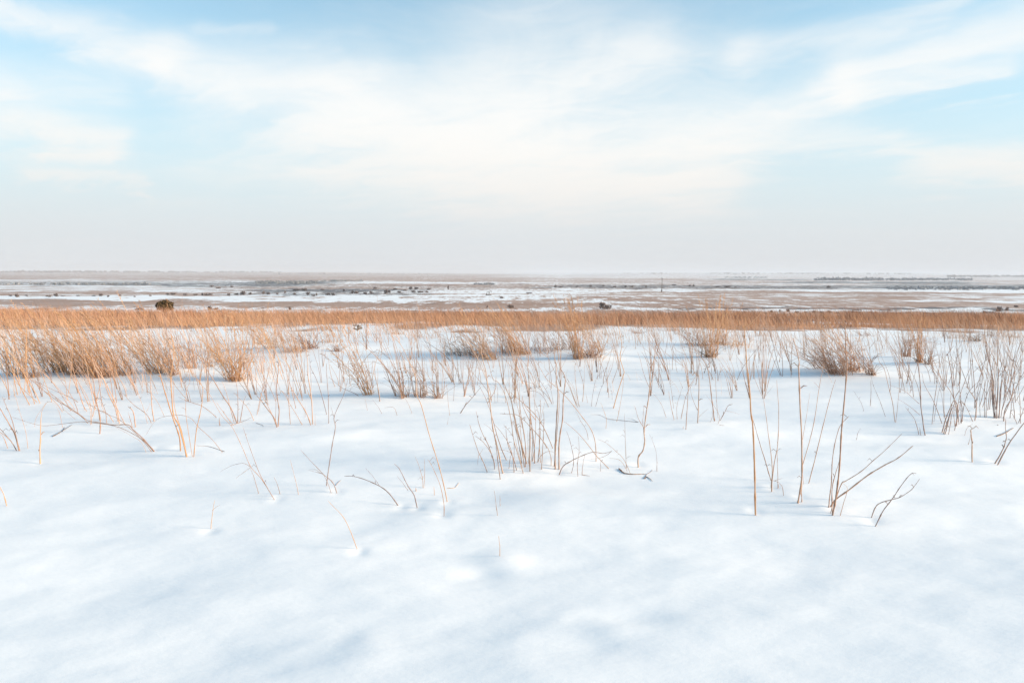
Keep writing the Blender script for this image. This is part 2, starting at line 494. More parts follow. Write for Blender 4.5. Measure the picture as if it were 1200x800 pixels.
# fields of the plain: depth range in pixels under the horizon, side range (tan of the bearing), grass cover, dark brush
FIELDS = [
    (1.0, 9.4, -0.9, 0.22, .80, 0), (1.0, 5.0, 0.0, 0.9, .34, .1), (5.0, 9.5, 0.02, 0.42, .60, 0), (9.4, 11.0, -.9, -.28, .25, .1),
    (11.0, 16.0, -.9, -.30, .45, .42), (13.0, 16.0, -.62, -.42, .3, .55), (16.5, 23.0, -.9, -.38, .22, .1), (16.5, 23, -.42, -.05, .6, .32), (18.5, 21.5, -.34, -.16, .75, .62),
    (10, 14.5, -.38, -.24, .2, .62), (9.5, 12.5, -.24, .02, .05, 0), (12.0, 16.5, -.25, .12, .7, .25), (23.0, 28.0, -.9, -.34, .92, .12), (22.5, 27.0, -.42, -.13, .35, .40),
    (28.5, 33.5, -.9, .0, .02, 0), (16.5, 33.0, -.10, .12, .13, 0), (34.0, 40.0, -.9, -.20, .85, .1), (33.0, 42.0, -.22, .06, .72, .12), (40.5, 44.5, -.9, -.30, .45, .25), (40, 44, -.34, -.22, .2, .2),
    (45, 60, -.9, .9, .75, .1), (12.0, 15.5, .05, .55, .72, .52), (16.0, 19.0, .1, .9, .04, 0), (19.0, 22.5, .18, .9, .78, 0), (22.5, 25.0, .1, .9, .25, 0), (25.0, 27.5, .06, .9, .75, .05),
    (27.5, 30.0, .12, .9, .25, 0), (30.0, 33.0, .12, .9, .80, .12), (33.0, 36.5, .05, .42, .45, .1), (33.0, 40.5, .42, .9, .85, .1), (36.5, 40.5, .06, .44, .62, .12), (40.5, 45.0, .03, .14, .15, .1), (39.5, 41.4, .22, .9, .7, .75), (41.6, 46.0, .18, .9, .08, .12),
    (10.0, 15.0, .52, .9, .2, .55), (7.5, 9.2, .40, .70, .1, .62), (5.2, 6.6, .28, .46, .1, .6),
]


def plain_cover(x, y):
    r = np.hypot(x, y)
    yy = np.maximum(y, 1.0)
    d = (CAM_H - PLAIN_Z) * FPX / yy
    t = x / yy
    wob = 1.0 + 0.06 * fbm(x / np.maximum(r, 1) * 22, np.log(np.maximum(r, 1)) * 9, 201, 4, .7)
    d = d * wob
    tw = t + 0.05 * fbm(np.log(np.maximum(r, 1)) * 14, t * 5, 203, 2)
    c_ = np.full(x.shape, 0.45); k_ = np.full(x.shape, 0.1)
    for d0, d1, t0, t1, cv, br in FIELDS:
        e = 0.02 * (d1 + d0) * 0.5 + 0.15
        w = sstep(d, d0 - e, d0 + e) * sstep(d, d1 + e, d1 - e) * sstep(tw, t0 - .03, t0 + .03) * sstep(tw, t1 + .03, t1 - .03)
        c_ = c_ + (cv - c_) * w
        k_ = k_ + (br - k_) * w
    off = sstep(np.abs(np.degrees(np.arctan2(x, y))), 44, 60)
    far_c = 0.45 + 0.5 * fbm(x / 900.0, y / 260.0, 211, 3)
    return c_ * (1 - off) + far_c * off, k_ * (1 - off) + 0.1 * off


EDGE_T, EDGE_Y = [], []
for px_ in range(-300, 1501, 50):
    q_ = hit(px_, 388.5 + 4.5 * math.exp(-((px_ - 495) / 75.0) ** 2) - 2.0 * math.exp(-((px_ - 250) / 60.0) ** 2))
    EDGE_T.append(q_[0] / q_[1]); EDGE_Y.append(min(max(q_[1], 12.5), 23.0))


def edge_at(x, y):
    y = np.asarray(y, float)
    base_ = np.interp(x / np.maximum(y, .5), EDGE_T, EDGE_Y)
    return base_ + 0.35 * vnoise(x / 3.1, 0 * x, 101) + 0.5 * vnoise(x / 0.8, 0 * x, 107)


def build_ground():
    a_in = np.radians(np.arange(-50, 50.01, 0.2))
    a_out = np.radians(np.concatenate([np.arange(52, 180, 2.0), np.arange(180, 308.1, 2.0)]))
    A = np.concatenate([a_in, a_out])
    nA = len(A)
    R = np.concatenate([np.geomspace(0.35, 62.0, 560), np.geomspace(62.0, 26000.0, 500)[1:]])
    split = 559 + int(np.searchsorted(np.geomspace(62.0, 26000.0, 500), 120.0))
    X = R[:, None] * np.sin(A)[None, :]
    Y = R[:, None] * np.cos(A)[None, :]
    Zt = terrain(X, Y)
    ey = edge_at(X, Y)
    belt = sstep(Y, ey - 0.4, ey + 1.2) * (0.72 + 0.4 * fbm(X / 2.2, Y / 4.0, 301, 2))
    belt = belt * (1 - 0.85 * sstep(fbm(X / 3.0, Y / 9.0, 311, 2), 0.35, 0.6) * sstep(X / np.maximum(Y, 1), .2, .5))
    cv, br = plain_cover(X, Y)
    k = sstep(Y, 130, 260)
    k = np.maximum(k, sstep(np.hypot(X, Y), 300, 600))
    cover = np.clip(belt * (Y > 8), 0, 1) * (1 - k) + cv * k
    brush = br * k
    # centre cap
    for name, r0, r1 in (('snow_ground', 0, split), ('prairie_plain', split, len(R) - 1)):
        n = r1 - r0 + 1
        V = np.stack([X[r0:r1 + 1], Y[r0:r1 + 1], Zt[r0:r1 + 1]], -1).reshape(-1, 3)
        i = np.arange(n - 1)[:, None] * nA
        j = np.arange(nA)[None, :]
        jn = (j + 1) % nA
        F = np.stack([i + j, i + nA + j, i + nA + jn, i + jn], -1).reshape(-1, 4)[:, ::-1]
        cc, bb = cover[r0:r1 + 1].ravel(), brush[r0:r1 + 1].ravel()
        me = mesh_np(name, V, F, M_GROUND)
        if me.polygons[0].normal.z < 0:
            me.flip_normals()
        for an, arr in (('cover', cc), ('brush', bb)):
            q = me.attributes.new(an, 'FLOAT', 'POINT')
            q.data.foreach_set('value', arr.astype(np.float32))
        o = link(name, me)
        tag(o, kind='structure')
    # the small disc under the camera
    V = np.vstack([np.stack([X[0], Y[0], Zt[0]], -1), [[0, 0, float(terrain(0, 0))]]])
    F = np.stack([np.arange(nA), (np.arange(nA) + 1) % nA, np.full(nA, nA)], -1)[:, ::-1]
    me = mesh_np('snow_patch', V, F, M_GROUND)
    if me.polygons[0].normal.z < 0:
        me.flip_normals()
    tag(link('snow_patch', me), kind='structure')


build_ground()


# ------------------------------------------------------------------ traced plants
# photograph crops the outlines were read from: letter -> corner x, y and enlargement
CROP = {'P': (0, 0, 1), 'A': (0, 430, 8), 'B': (150, 430, 8), 'C': (300, 430, 8), 'D': (450, 430, 8), 'E': (600, 430, 8), 'F': (750, 430, 8), 'G': (900, 430, 8), 'H': (1050, 430, 8),
        'a': (0, 355, 8), 'b': (150, 355, 8), 'c': (300, 355, 8), 'd': (450, 355, 8), 'e': (600, 355, 8), 'f': (750, 355, 8), 'g': (900, 355, 8), 'h': (1050, 355, 8),
        'N': (540, 420, 5.714), 'M': (640, 440, 5.714), 'Q': (860, 420, 4), 'R': (960, 480, 5.714), 'S': (230, 460, 5.714), 'T': (390, 460, 5), 'U': (1030, 400, 5), 'V': (780, 380, 6.157)}


def parse(spec):
    """'F 430,580 440,430 f 430,600' -> flags and pixel points"""
    flags, pts, cr_ = '', [], CROP['P']
    while spec and spec[0] in '+~*-':
        flags += spec[0]; spec = spec[1:]
    for tok in spec.split():
        if tok in CROP:
            cr_ = CROP[tok]
        else:
            a, b = tok.split(',')
            pts.append((cr_[0] + float(a) / cr_[2], cr_[1] + float(b) / cr_[2]))
    return flags, pts


def plant(label, cat, stems, material=M_WEED, name='dry_weed', group=None, rad=1.0, part='stem'):
    """a plant rooted where the photograph shows it; every stem is a tapered tube of its own.
    flags: + a twig of the stem before it, ~ lies on the snow, * thick, - thin"""
    root, last, lastY, lastR = None, None, 5.0, 0.003
    for spec in [q for q in (s.strip() for s in stems.split(';')) if q]:
        flags, pts = parse(spec)
        fd = '+' in flags
        r0 = 0.0032 * rad * (1.6 if '*' in flags else 1.0) * (0.62 if '-' in flags else 1.0)
        if '~' in flags:
            P = []
            for q in pts:
                h_ = hit(*q)
                P.append(h_ + np.array([0, 0, r0 * 0.8]))
            P = np.array(P)
        else:
            if fd:
                Yb = lastY
                lean = rng.normal(0, 0.10)
                z0 = None
            else:
                b0 = hit(*pts[0])
                Yb = b0[1]
                z0 = b0[2]
                lean = rng.normal(0, 0.16)
            P = []
            for q in pts:
                d = ray(*q)
                # the stem leans towards or away from the viewer a little as it rises
                t = Yb / d[1]
                p = CAMPOS + d * t
                if z0 is not None:
                    t = (Yb + lean * max(p[2] - z0, 0)) / d[1]
                    p = CAMPOS + d * t
                elif len(P):
                    t = (Yb + lean * abs(q[0] - pts[0][0]) * Yb / FPX) / d[1]
                    p = CAMPOS + d * t
                P.append(p)
            P = np.array(P)
            if not fd:
                P[0, 2] -= 0.03                       # rooted below the snow surface
        if root is None:
            root = bpy.data.objects.new(name, None)
            root.empty_display_size = 0.05
            COL.objects.link(root)
            base = P[0].copy()
            base[2] = float(terrain(base[0], base[1]))
            root.location = base
            tag(root, label, cat, group)
        L = smooth_line(P, 7)
        n = len(L)
        s = np.linspace(0, 1, n)
        jit = np.stack([fbm(s * 5, s * 0 + rng.uniform(0, 99), 5, 2), fbm(s * 5, s * 0 + rng.uniform(0, 99), 6, 2), 0 * s], -1) * r0 * 0.6
        if fd:
            jit[0] = 0
        Rr = r0 * (1.0 - 0.62 * s ** 1.2) * (1 + 0.12 * np.sin(s * n * 1.3 + rng.uniform(0, 6)))
        arc = np.concatenate([[0], np.cumsum(np.linalg.norm(np.diff(L, axis=0), axis=1))])
        gap = rng.uniform(.07, .13)                       # joints along the stem
        ph = (arc / gap + rng.uniform(0, 1)) % 1.0
        Rr *= 1 + 0.38 * np.exp(-((ph - .5) / .10) ** 2)
        Rr[-1] *= 0.45
        if fd:
            Rr *= 0.7
        V, F = tube(L + jit - base[None, :], Rr, 5)
        if not fd and '~' not in flags and arc[-1] > .25:      # scraps of withered leaf still clinging to the stem
            for q in range(rng.integers(0, 4)):
                i = int(rng.integers(n // 4, n - 1))
                a = rng.uniform(0, 6.283)
                ln = rng.uniform(.018, .055)
                o_ = np.array([math.cos(a), math.sin(a) * .6, 0])
                p0 = L[i] + jit[i] - base
                p1 = p0 + o_ * ln * .55 + np.array([0, 0, ln * .5])
                p2 = p1 + o_ * ln * .5 - np.array([0, 0, ln * rng.uniform(-.1, .6)])
                v, f = tube(np.array([p0, p1, p2]), np.array([.4, .75, .2]) * r0, 3)
                F = np.vstack([F, f + len(V)])
                V = np.vstack([V, v])
        par = root
        nm = part
        if fd and last is not None:
            par, nm = last, 'twig'
        me = mesh_np(nm, V, F, material)
        o = link(nm, me, par)
        if not fd:
            last, lastY, lastR = o, float(P[0][1]), r0
    return root

# ---- foreground, left to right
plant('pair of long tan stalks leaning left from one foot, in open snow left of centre', 'weed',
      '-S 540,718 430,550 365,380 310,225; -S 530,695 440,580 365,495 310,370 240,230 170,150 85,5 P 235,450 222,430; -+S 362,495 330,476 300,472 230,490 160,528; -S 425,672 390,580 362,500; -+S 362,500 300,545 262,575', M_WEED)
plant('tiny faint sprig just right of the pair of long leaning tan stalks', 'sprig', '-S 567,678 545,620 520,565', M_PALE)
plant('single short thin stem standing alone between the leaning tan pair and the crossed twigs', 'weed stem', '-S 690,682 665,590 630,445', M_WEED)
plant('crossed dark twigs with one tall kinked stem rising from them in open snow', 'weed',
      'S 952,672 920,610 880,570 840,535 700,382; -+S 850,545 800,530 750,518; -+S 835,540 800,515 755,515; -S 917,674 870,580 845,540; S 868,622 890,490 915,330 C 742,560 735,460 820,265 860,115; -~S 935,620 952,600 970,585', M_GREY)
plant('low arched twig with a fine side shoot bending left over the snow', 'twig',
      'T 405,664 330,590 275,548 180,505 110,488 68,488; -+T 275,548 235,490 190,440', M_GREY)
plant('dark slanting twig with a thin second stem, right of the low arched twig', 'twig',
      'T 500,672 480,610 440,545 395,455 360,415; -+T 440,570 410,530 375,485', M_GREY)
plant('small upright V of two thin stems with a dark stub at its foot', 'sprig',
      '-T 528,556 525,500 505,430 480,370; -T 533,556 538,470 538,385; *T 488,575 485,555', M_WEED)
plant('very tall single stalk leaning left, taller than everything near it, left of the centre clump', 'weed',
      'T 676,640 655,560 620,420 570,260 520,80 490,10 d 300,720 230,540 150,380 60,300; -T 651,724 650,640 625,530 580,430 555,390; -~T 670,560 715,556 740,525; -T 598,600 592,545', M_TAN)
plant('lone slanting stalk nearest the viewer left of centre', 'weed stem', '-P 421,643 405,610 384,586', M_TAN)
plant('small forked sprig alone in the snow at the near left', 'sprig', '-P 246.5,618.5 249,600 252,585; -+P 249,598 253,594 258,591', M_TAN)
plant('short slanting stem cut by the left edge of the picture', 'weed stem', 'P 8.5,592 4,580 -3,564', M_TAN)
plant('single tiny straight stem nearest the viewer below the centre clump', 'weed stem', '-P 586,651 585.5,640 584.5,627', M_TAN)
plant('two faint upright slivers just in front of the centre clump', 'sprig', '-T 968,718 955,640 945,570; -T 983,662 980,630 979,600', M_PALE)

plant('left half of the large centre clump of dry stalks, with fine stems fanning left', 'weed',
      '*N 290,768 260,660 225,520 210,440 195,300 180,170 172,90 150,10 P 563,405; N 268,804 250,700 235,580 225,500; N 190,760 150,690 120,630 80,510 58,440; -+N 120,640 110,715; -+N 128,640 150,600; N 230,692 190,590 150,510 120,430 102,350; N 228,740 215,660 160,570 95,515; -+N 215,490 190,460 155,438; '
      'N 380,748 350,660 320,590 305,520 300,450; -N 320,738 330,670 345,635; -+N 345,635 300,615 250,612; -N 357,690 355,545 320,480 285,440; -+ N 172,90 100,60 20,70', M_WEED)
plant('right half of the large centre clump, dense pale dry stalks with long arched blades', 'weed',
      'N 425,768 390,660 355,540 340,420 320,330 290,230 250,160 210,130 P 570,418 560,403; N 430,724 400,560 370,430 345,310 320,210; *N 445,704 400,560 370,460 340,290 300,200 P 590,444; N 440,640 425,510 400,370 385,230 350,120 P 598,424 594,405; *N 465,754 462,600 465,400 462,250 455,120 P 618,425; N 475,684 480,560 475,450; '
      'N 515,694 530,540 530,400 535,270; -N 528,600 530,420 500,300 485,240; N 540,740 550,600 555,450 555,350; N 626,600 560,470 500,380 430,310 360,250 320,215; N 590,598 540,540 470,460 410,400 370,375 310,372 260,368; -N 510,694 530,660 570,625 610,622 640,640; N 605,715 600,640 560,560; -N 418,730 380,600 360,520; N 410,700 395,600 372,500 350,420; -N 455,700 450,600 448,480', M_PALE)
plant('tall twin stalks on the right side of the centre clump, with arching stems crossing them', 'weed',
      '*N 635,740 632,600 640,450 650,250 640,150 638,30 e 405,560 400,420; *N 655,740 655,600 665,500 680,400 E 480,330 490,240 500,100 e 450,600 430,490 410,400; N 625,720 640,560 655,370 660,230; M 447,622 340,540 230,400 120,305; M 335,572 330,460 300,360 230,260 150,160 70,80 0,20 E 270,20 e 200,500; -M 285,428 270,370 230,300 195,230', M_WEED)
plant('thin stems bowing left behind the centre clump, meeting at one foot', 'weed',
      'E 390,345 330,270 250,200 180,150 40,115; E 355,372 300,290 240,235 170,225 100,235; E 385,342 330,240 270,140 220,50; -E 392,344 360,200 300,60', M_GREY)
plant('rust red arched twig with low tangled stems at the right foot of the centre clump', 'weed',
      'M 78,664 110,610 160,575 230,540 310,512 380,520 440,505; -+M 440,505 380,545 290,560; -M 215,674 210,600 220,500 215,400; -M 240,664 245,600 260,530; -M 165,648 185,570 160,440 135,370; -M 365,638 365,565; -M 335,574 335,530; -~M 240,664 265,668 292,672', M_RUST)
plant('bent grass arcs curling down to a dark scrap of litter right of the centre clump', 'grass tuft',
      '-M 577,660 520,560 460,500 400,450 345,425; -M 557,640 500,570 420,550; *~M 490,625 515,650 560,660 590,662; ~M 590,662 640,660 670,662; -M 540,620 530,440 525,250', M_PALE)
plant('small dark scrap of broken stems lying on the snow right of the bent grass arcs', 'twig',
      '*~M 655,692 668,678 690,688 712,708; ~M 664,690 670,665 700,645 712,630; -M 735,640 742,600 745,575; -M 745,640 738,520 710,430 690,390', M_GREY, rad=.65)
plant('fallen forked twig lying on the snow behind the right side of the centre clump', 'twig',
      '~E 1185,517 1060,505 900,485 820,450 730,445; ~-E 1182,516 1130,490 1080,480', M_WEED, rad=.65)
plant('branching brown weed with a zigzag foot, between the centre clump and the white drift', 'weed',
      '*M 620,614 618,550 650,500 660,440 655,370 675,220 690,120 700,20 f 100,640 130,540 150,480; +M 655,350 620,290 590,200; -+F 78,280 95,180 130,80 180,0 f 230,520; +M 660,400 648,330 655,200', M_WEED)
plant('reddish leaning stalk with a pale curved branch, behind and right of the centre clump', 'weed',
      '*E 945,383 985,250 1040,80 e 1050,640 1015,520 1030,380 1005,250 980,80; -+e 1012,530 930,400 850,330 800,260; -E 975,512 1010,380 1040,180 1050,60; -E 880,575 885,490 850,380 830,330', M_TAN)
plant('two thin curved stems leaning right in open snow behind the fallen forked twig', 'weed', '-E 742,368 760,240 790,110 850,40 890,0 e 900,540; -E 778,368 820,240 860,150 900,110; -E 940,305 935,230 905,130', M_GREY)
plant('fine branching stems in a narrow fan just behind the twin stalks of the centre clump', 'weed',
      'E 625,375 560,230 520,110; E 630,364 600,180 590,0 e 600,560; -E 620,355 570,190 510,100 520,20; E 660,325 670,180 640,60 e 600,530; -E 662,325 675,180 680,0 e 680,540; -E 712,335 690,230; E 610,354 530,170 430,0; -E 640,372 600,250 560,130', M_PALE)

plant('thin upright weed with a crooked crown left of the many branched weed', 'weed', 'F 430,584 440,430 450,250 450,100 f 430,600 400,520; +F 450,200 500,120 540,60; -+F 440,300 400,250; -*F 408,578 404,550', M_WEED)
plant('many branched pale weed with long twigs sweeping up to the left, right of centre', 'weed',
      '*F 540,524 545,400 550,100 f 535,680 520,640; +f 540,700 450,530 390,400 360,280 340,180; +f 500,680 420,600 330,540 220,450 110,340; -+f 400,580 320,470 290,340; -+f 520,700 440,720 410,740; -+f 460,520 470,430 440,380 ; -+f 420,480 330,430 300,300; +F 545,410 490,290 470,180; -+F 550,470 590,430 640,390; F 380,485 430,280 510,120; -F 350,488 345,370 380,240 400,180; F 325,493 290,360 270,220; -F 320,385 290,200 260,100; -F 255,473 200,350 110,230; -+ f 545,690 560,560 550,480', M_PALE)
plant('pinkish straight stalk with a forked low branch spreading right beside the many branched weed', 'weed',
      '*F 700,505 690,430 670,310 650,100 635,0 f 650,600 640,500; -F 720,534 745,470 700,370 620,260; F 738,500 800,410 830,360 870,345; -+F 810,410 880,425 940,445; -F 650,513 680,460 675,420; -F 735,475 720,330 705,100 700,0 f 700,540; -~F 745,545 790,548', M_WEED)
plant('short dark hooked twig hanging over the snow behind the pinkish straight stalk', 'twig', '*f 595,655 630,590 690,530; f 632,600 615,530', M_DARK)
plant('thin wiry stem bent in a zigzag, left of the golden headed stalk', 'weed', '-f 720,690 780,620 850,670 935,722 930,650 905,540 920,440; -f 855,745 855,680', M_GREY)
plant('thin vertical stem alone behind the left of the many branched weed', 'weed stem', '-F 285,160 280,0 f 270,520', M_GREY)

plant('very tall straight stalk with a forked golden head, foremost on the right', 'weed',
      '*Q 103,734 98,560 90,330 80,250 70,130 60,20 f 995,420 985,300 990,130; -+f 985,240 1000,180 1003,110; -+f 980,240 940,200 900,150; -+f 990,240 1050,180 1110,120 1140,85', M_TAN)
plant('two curved stems and a slanting one meeting in litter beside the golden headed stalk', 'weed',
      'Q 178,624 185,520 205,400 210,250 200,100; Q 175,605 180,500 160,340 140,190; -Q 207,608 205,500 203,420; Q 182,572 150,490 115,380 85,270; -Q 210,605 205,580 180,570; -+Q 190,572 230,560; -Q 235,642 228,605 205,574', M_WEED)
plant('forked upright stems with a dark joint, behind the curved pair on the right', 'weed',
      '*Q 138,188 135,120 130,60 f 1150,580 1160,450 1160,280; Q 140,188 165,100 190,20 g 60,560 120,400; Q 142,184 155,90 g 10,560 45,430; -Q 136,175 90,80 60,10; -+Q 145,180 190,120', M_WEED)
plant('tall stalks spreading from one foot, the middle group of the tall stalks at right', 'weed',
      '*Q 300,676 320,560 320,400 308,220 305,60 g 290,560 270,460 230,320; Q 318,672 318,600 322,510; +Q 322,500 370,330 400,140 415,60 P 966,425; -+Q 322,380 340,270 358,155; Q 347,584 380,470 420,300 450,190 478,95; -+Q 398,135 385,120 375,110; -Q 330,588 322,540', M_WEED)
plant('tallest reddish stalk at right with two long low branches reaching right over the snow', 'weed',
      '*R 85,704 110,590 130,400 145,150 160,0 g 740,620 730,420 725,250 720,190; R 62,654 80,500 90,330 130,130 200,40; R 90,694 85,550 110,420 135,340; -R 64,694 90,640 95,600; *R 60,648 110,600 200,535 330,435 440,370 530,320 630,238; R 100,600 150,495 180,475 290,405 370,335 450,260 555,158; -R 135,708 165,620 190,530 160,490', M_WEED)
plant('two crossed bent twigs in the snow right of the tall reddish stalk', 'twig',
      'R 360,778 420,690 490,595 550,510 615,430 650,425; R 340,720 375,655 420,620 490,600 540,585 610,540 645,500 672,462', M_GREY)
plant('tiny grey sliver alone between the long low branches and the bare shrubs', 'twig', '-R 245,200 260,155 280,120', M_GREY)
plant('sparse thin stems in front of the big reddish fan shrub', 'weed', '-G 908,414 870,330 800,220; -G 1112,464 1050,320 990,180 960,60; G 960,364 965,230 963,120', M_GREY)
plant('single leaning stem with a fine companion, right of the big reddish fan shrub', 'weed', 'G 1195,515 1170,350 1130,180 1090,20 g 1040,540 1020,420; -U 97,475 115,330 125,180', M_WEED)
plant('stem with arching branches bowing left, leftmost of the bare grey shrubs on the right', 'shrub',
      '*U 275,548 260,480 245,370 240,230 225,130 h 190,560 160,520; +U 240,430 180,380 110,335; +U 237,365 150,290 60,255; U 240,544 210,460 155,385; U 248,548 238,500', M_GREY)
plant('forked pair of thin crossing stems just left of the bundle of split stems', 'shrub', 'U 310,485 330,320 345,220 355,110 h 400,560 420,420; U 377,480 320,350 270,260 250,180; -U 320,470 350,300 370,250; -U 385,445 370,330 345,240', M_GREY)
plant('bare shrub rising from a splayed bundle of split grey stems on the right', 'shrub',
      '*U 365,535 400,430 440,340 480,280; *U 385,544 415,430 450,340; U 405,544 430,420 445,350; *U 375,540 410,440 430,370; *U 455,495 460,380 440,330 425,200 405,80 h 480,490 540,400; U 480,475 480,350 470,250 475,140 495,10; U 480,480 500,370 530,290 600,220; U 462,470 440,340 390,250 330,170 300,150; U 420,500 385,440 380,230 375,100 360,0; U 470,485 465,360 500,240 545,130 550,100; U 450,500 440,420 455,340; U 470,470 455,400 440,330; U 488,470 490,400 470,320; -+U 470,300 430,190 440,60; U 440,520 465,420 480,340; -U 425,480 420,330 435,200', M_GREY)
plant('crooked grey branches crossing in an X right of the splayed bundle', 'shrub', 'U 560,468 520,400 490,350; *U 562,464 570,360 530,290 510,260; -+U 545,310 600,230 607,200; U 572,445 575,350 600,260 605,200 570,60; -U 500,550 515,510 550,482; -U 595,445 590,330 605,200', M_GREY)
plant('dense upright bunch of thick brown stems with a broken stub at far right', 'shrub',
      '*U 680,448 665,330 670,230 640,100 615,10; *U 690,448 695,330 700,200 695,100 695,0 h 950,340; *U 705,448 710,300 738,140; *U 685,446 670,300 660,240; *U 700,446 715,300 725,160; U 675,444 668,320 650,200 600,120; U 620,444 620,300 610,200 560,140; U 695,446 680,280 690,150 640,60; U 630,444 628,330 640,180 620,60; U 712,446 735,330 760,200 770,90', M_GREY, 'dry_shrub')
plant('slender grey shrub fanning upward at the right edge beside the thick brown bunch', 'shrub',
      '*U 730,465 740,400 770,340 790,250 800,120 830,0; U 720,450 760,370 785,300 800,200 850,100; *U 670,716 715,650 740,590 745,530 740,450; U 820,485 790,440 770,410; U 812,476 840,420 850,390 P 1205,470; U 800,450 780,330 740,250; U 830,480 825,350 815,220 840,90; U 770,446 775,340 760,220; -U 850,400 810,330 830,230', M_GREY, 'dry_shrub')
plant('slanting dark stem leaning out of the picture at the right edge', 'weed stem', '*U 685,724 760,600 850,480 P 1206,486', M_GREY)
plant('dark fallen stick lying on the snow in front of the thick brown bunch', 'stick', '*~U 690,557 740,537 790,507; ~U 694,490 702,489', M_DARK)
plant('short broken stump of two stems standing alone before the bare shrubs at right', 'weed stem', '*U 548,704 545,600 540,520 552,510; -U 518,604 535,560 540,510', M_WEED)

# ---- left foreground
plant('straight stalk with a snapped top bent over to the right, near left', 'weed', '*P 46.7,543 47,515 48.5,483; -+A 388,425 A 440,332 500,335 540,380', M_TAN)
plant('long reddish stems sweeping low to the left from a single foot, near left', 'weed',
      '*B 272,790 150,680 50,590 0,540 A 1050,540 930,520 820,500 740,440 640,370 560,330 430,235 330,150 240,80; B 242,790 140,690 0,600 A 1050,545 850,520 760,512 600,530 480,545 370,545 210,500 110,465; B 266,793 180,720 90,640 0,560 A 1100,480 1000,440 870,370 760,300 ; -B 182,794 130,710 60,660 0,625 A 1080,560; -+A 640,375 520,280 430,230; -A 420,550 330,560 160,565; -A 325,560 330,500 380,410 440,330 480,330', M_WEED, rad=.75)
plant('tangle of brown stems leaning left in front of the golden grass bank', 'weed',
      'A 842,524 760,460 640,380 520,280 430,230; A 760,330 680,295 560,240 450,190 330,130; -A 742,486 660,450 590,390; -A 592,566 560,440 530,370; *A 932,625 940,480 900,300 880,150 870,90; A 852,535 860,420 820,280 740,150 680,60; A 1002,525 985,400 930,280; *A 1122,525 1100,400 1040,250 960,100 900,30 a 860,520; *A 1110,510 1080,380 1010,240 950,60 a 850,480; A 1192,545 1120,430 1050,310 980,170; A 1082,515 1000,430 900,400 840,340; A 822,415 770,330 720,190 660,80; A 935,500 915,360 860,200 790,60; -A 850,540 845,400 800,300 760,180; -A 990,430 940,330 900,200', M_WEED)
plant('small black twig lying on the snow under the leaning brown stems', 'twig', '*~A 495,652 560,615 600,590 680,540; ~A 585,605 600,575 605,560', M_DARK, rad=.7)
plant('stems splaying left out of the picture at the left edge', 'weed', '*A 187,785 130,620 70,510 0,390 P -8,470; A 167,780 100,690 0,575 P -8,496; A 82,760 40,670 0,620; A 190,785 150,640 110,480 60,370 20,280; -A 267,765 240,600 190,440 140,260 90,140; A 175,782 90,680 0,610 P -8,500', M_WEED)
plant('tall thick tan stalk leaning left, leftmost of the bunch beside the low sweeping stems', 'weed',
      '*B 495,785 480,660 420,480 360,280 320,130 b 300,660 260,560', M_TAN)
plant('bunch of upright thin stalks meeting at one foot right of the thick tan stalk', 'weed',
      '*B 555,840 480,560 430,450 405,200 400,80 b 410,620 430,420 410,300; B 562,842 500,600 440,380 420,120; -B 608,842 560,560 540,400 550,220 580,120 b 560,560; B 612,842 640,600 680,420 700,280 690,170 600,50 b 570,560', M_TAN)
plant('thin grass blade arching left over the snow, with a flat twig beside it', 'grass tuft', '-B 910,800 790,680 660,560 590,480 500,450 400,455 300,475 240,520 160,650; -~B 905,792 760,745 640,738', M_WEED)
plant('loose brown stems between the tangle and the thick tan stalk, near left', 'weed',
      '-B 350,460 290,350 210,230 150,140 140,80 b 60,600; *B 242,506 225,380 215,200 b 215,640; B 232,525 170,440 60,360 0,300 A 1150,240; *B 75,560 55,440 30,390 0,370; B 45,564 0,420; -B 187,525 150,400 100,260 70,150 20,100; -B 162,414 210,340', M_WEED)
plant('clump of thin crossing stems with reddish litter at its foot, left of centre', 'weed',
      'B 1010,546 930,470 870,390 830,330; *B 1030,526 960,380 880,260 800,120 720,0 b 660,480; B 1025,526 1030,380 1025,220 1000,60; B 1050,506 1080,340 1110,260; B 1000,516 950,360 920,230 880,130; +B 1020,525 1100,500 1160,470; *B 857,550 860,470; B 860,470 700,370 560,320 470,280; -~B 970,545 1050,520 1100,500', M_WEED)
plant('fan of bare stems with small red leaves at its foot, left of centre', 'weed',
      '*C 200,564 170,480 60,330 0,260; *C 205,556 215,420 195,240 210,0 c 205,540; -C 182,535 185,250 150,10; C 202,555 120,380 0,180; C 5,445 50,250 110,80 c 115,600; -C 20,415 60,200 80,20 c 80,560; -+C 165,520 100,470 20,460; -~C 0,525 60,545 70,560; C -10,500 -80,380 -200,250', M_WEED)
plant('row of thin upright stems leaning left in the snow, left of the kinked tall stem', 'weed',
      'C 325,535 300,310 235,215; C 452,540 410,500 320,350 240,220; *C 520,544 470,430 360,250 330,180; C 378,385 330,200 270,0 c 250,550; *C 530,535 520,300 490,100 485,0 c 470,420 460,250; -C 555,545 555,440; -C 460,470 460,330; C 520,295 450,130 420,0 c 400,540; -C 300,300 320,230', M_WEED)
plant('two thin stems side by side just left of the kinked tall stem', 'weed', 'C 668,445 610,240 560,100 510,0 c 505,540; C 682,526 680,280 665,100 660,0 c 665,560; -C 735,460 700,360', M_GREY)
plant('dark bare twig leaning into the golden footed tussock left of centre', 'twig', 'C 1000,266 900,235 800,190 680,90; -+C 880,225 900,160; -C 1050,404 1020,280; -C 1192,435 1150,380 1090,300', M_GREY)
plant('short dark slanting twig lying in the snow left of the centre clump', 'twig', '*D 700,432 760,365 800,320 910,190', M_GREY)
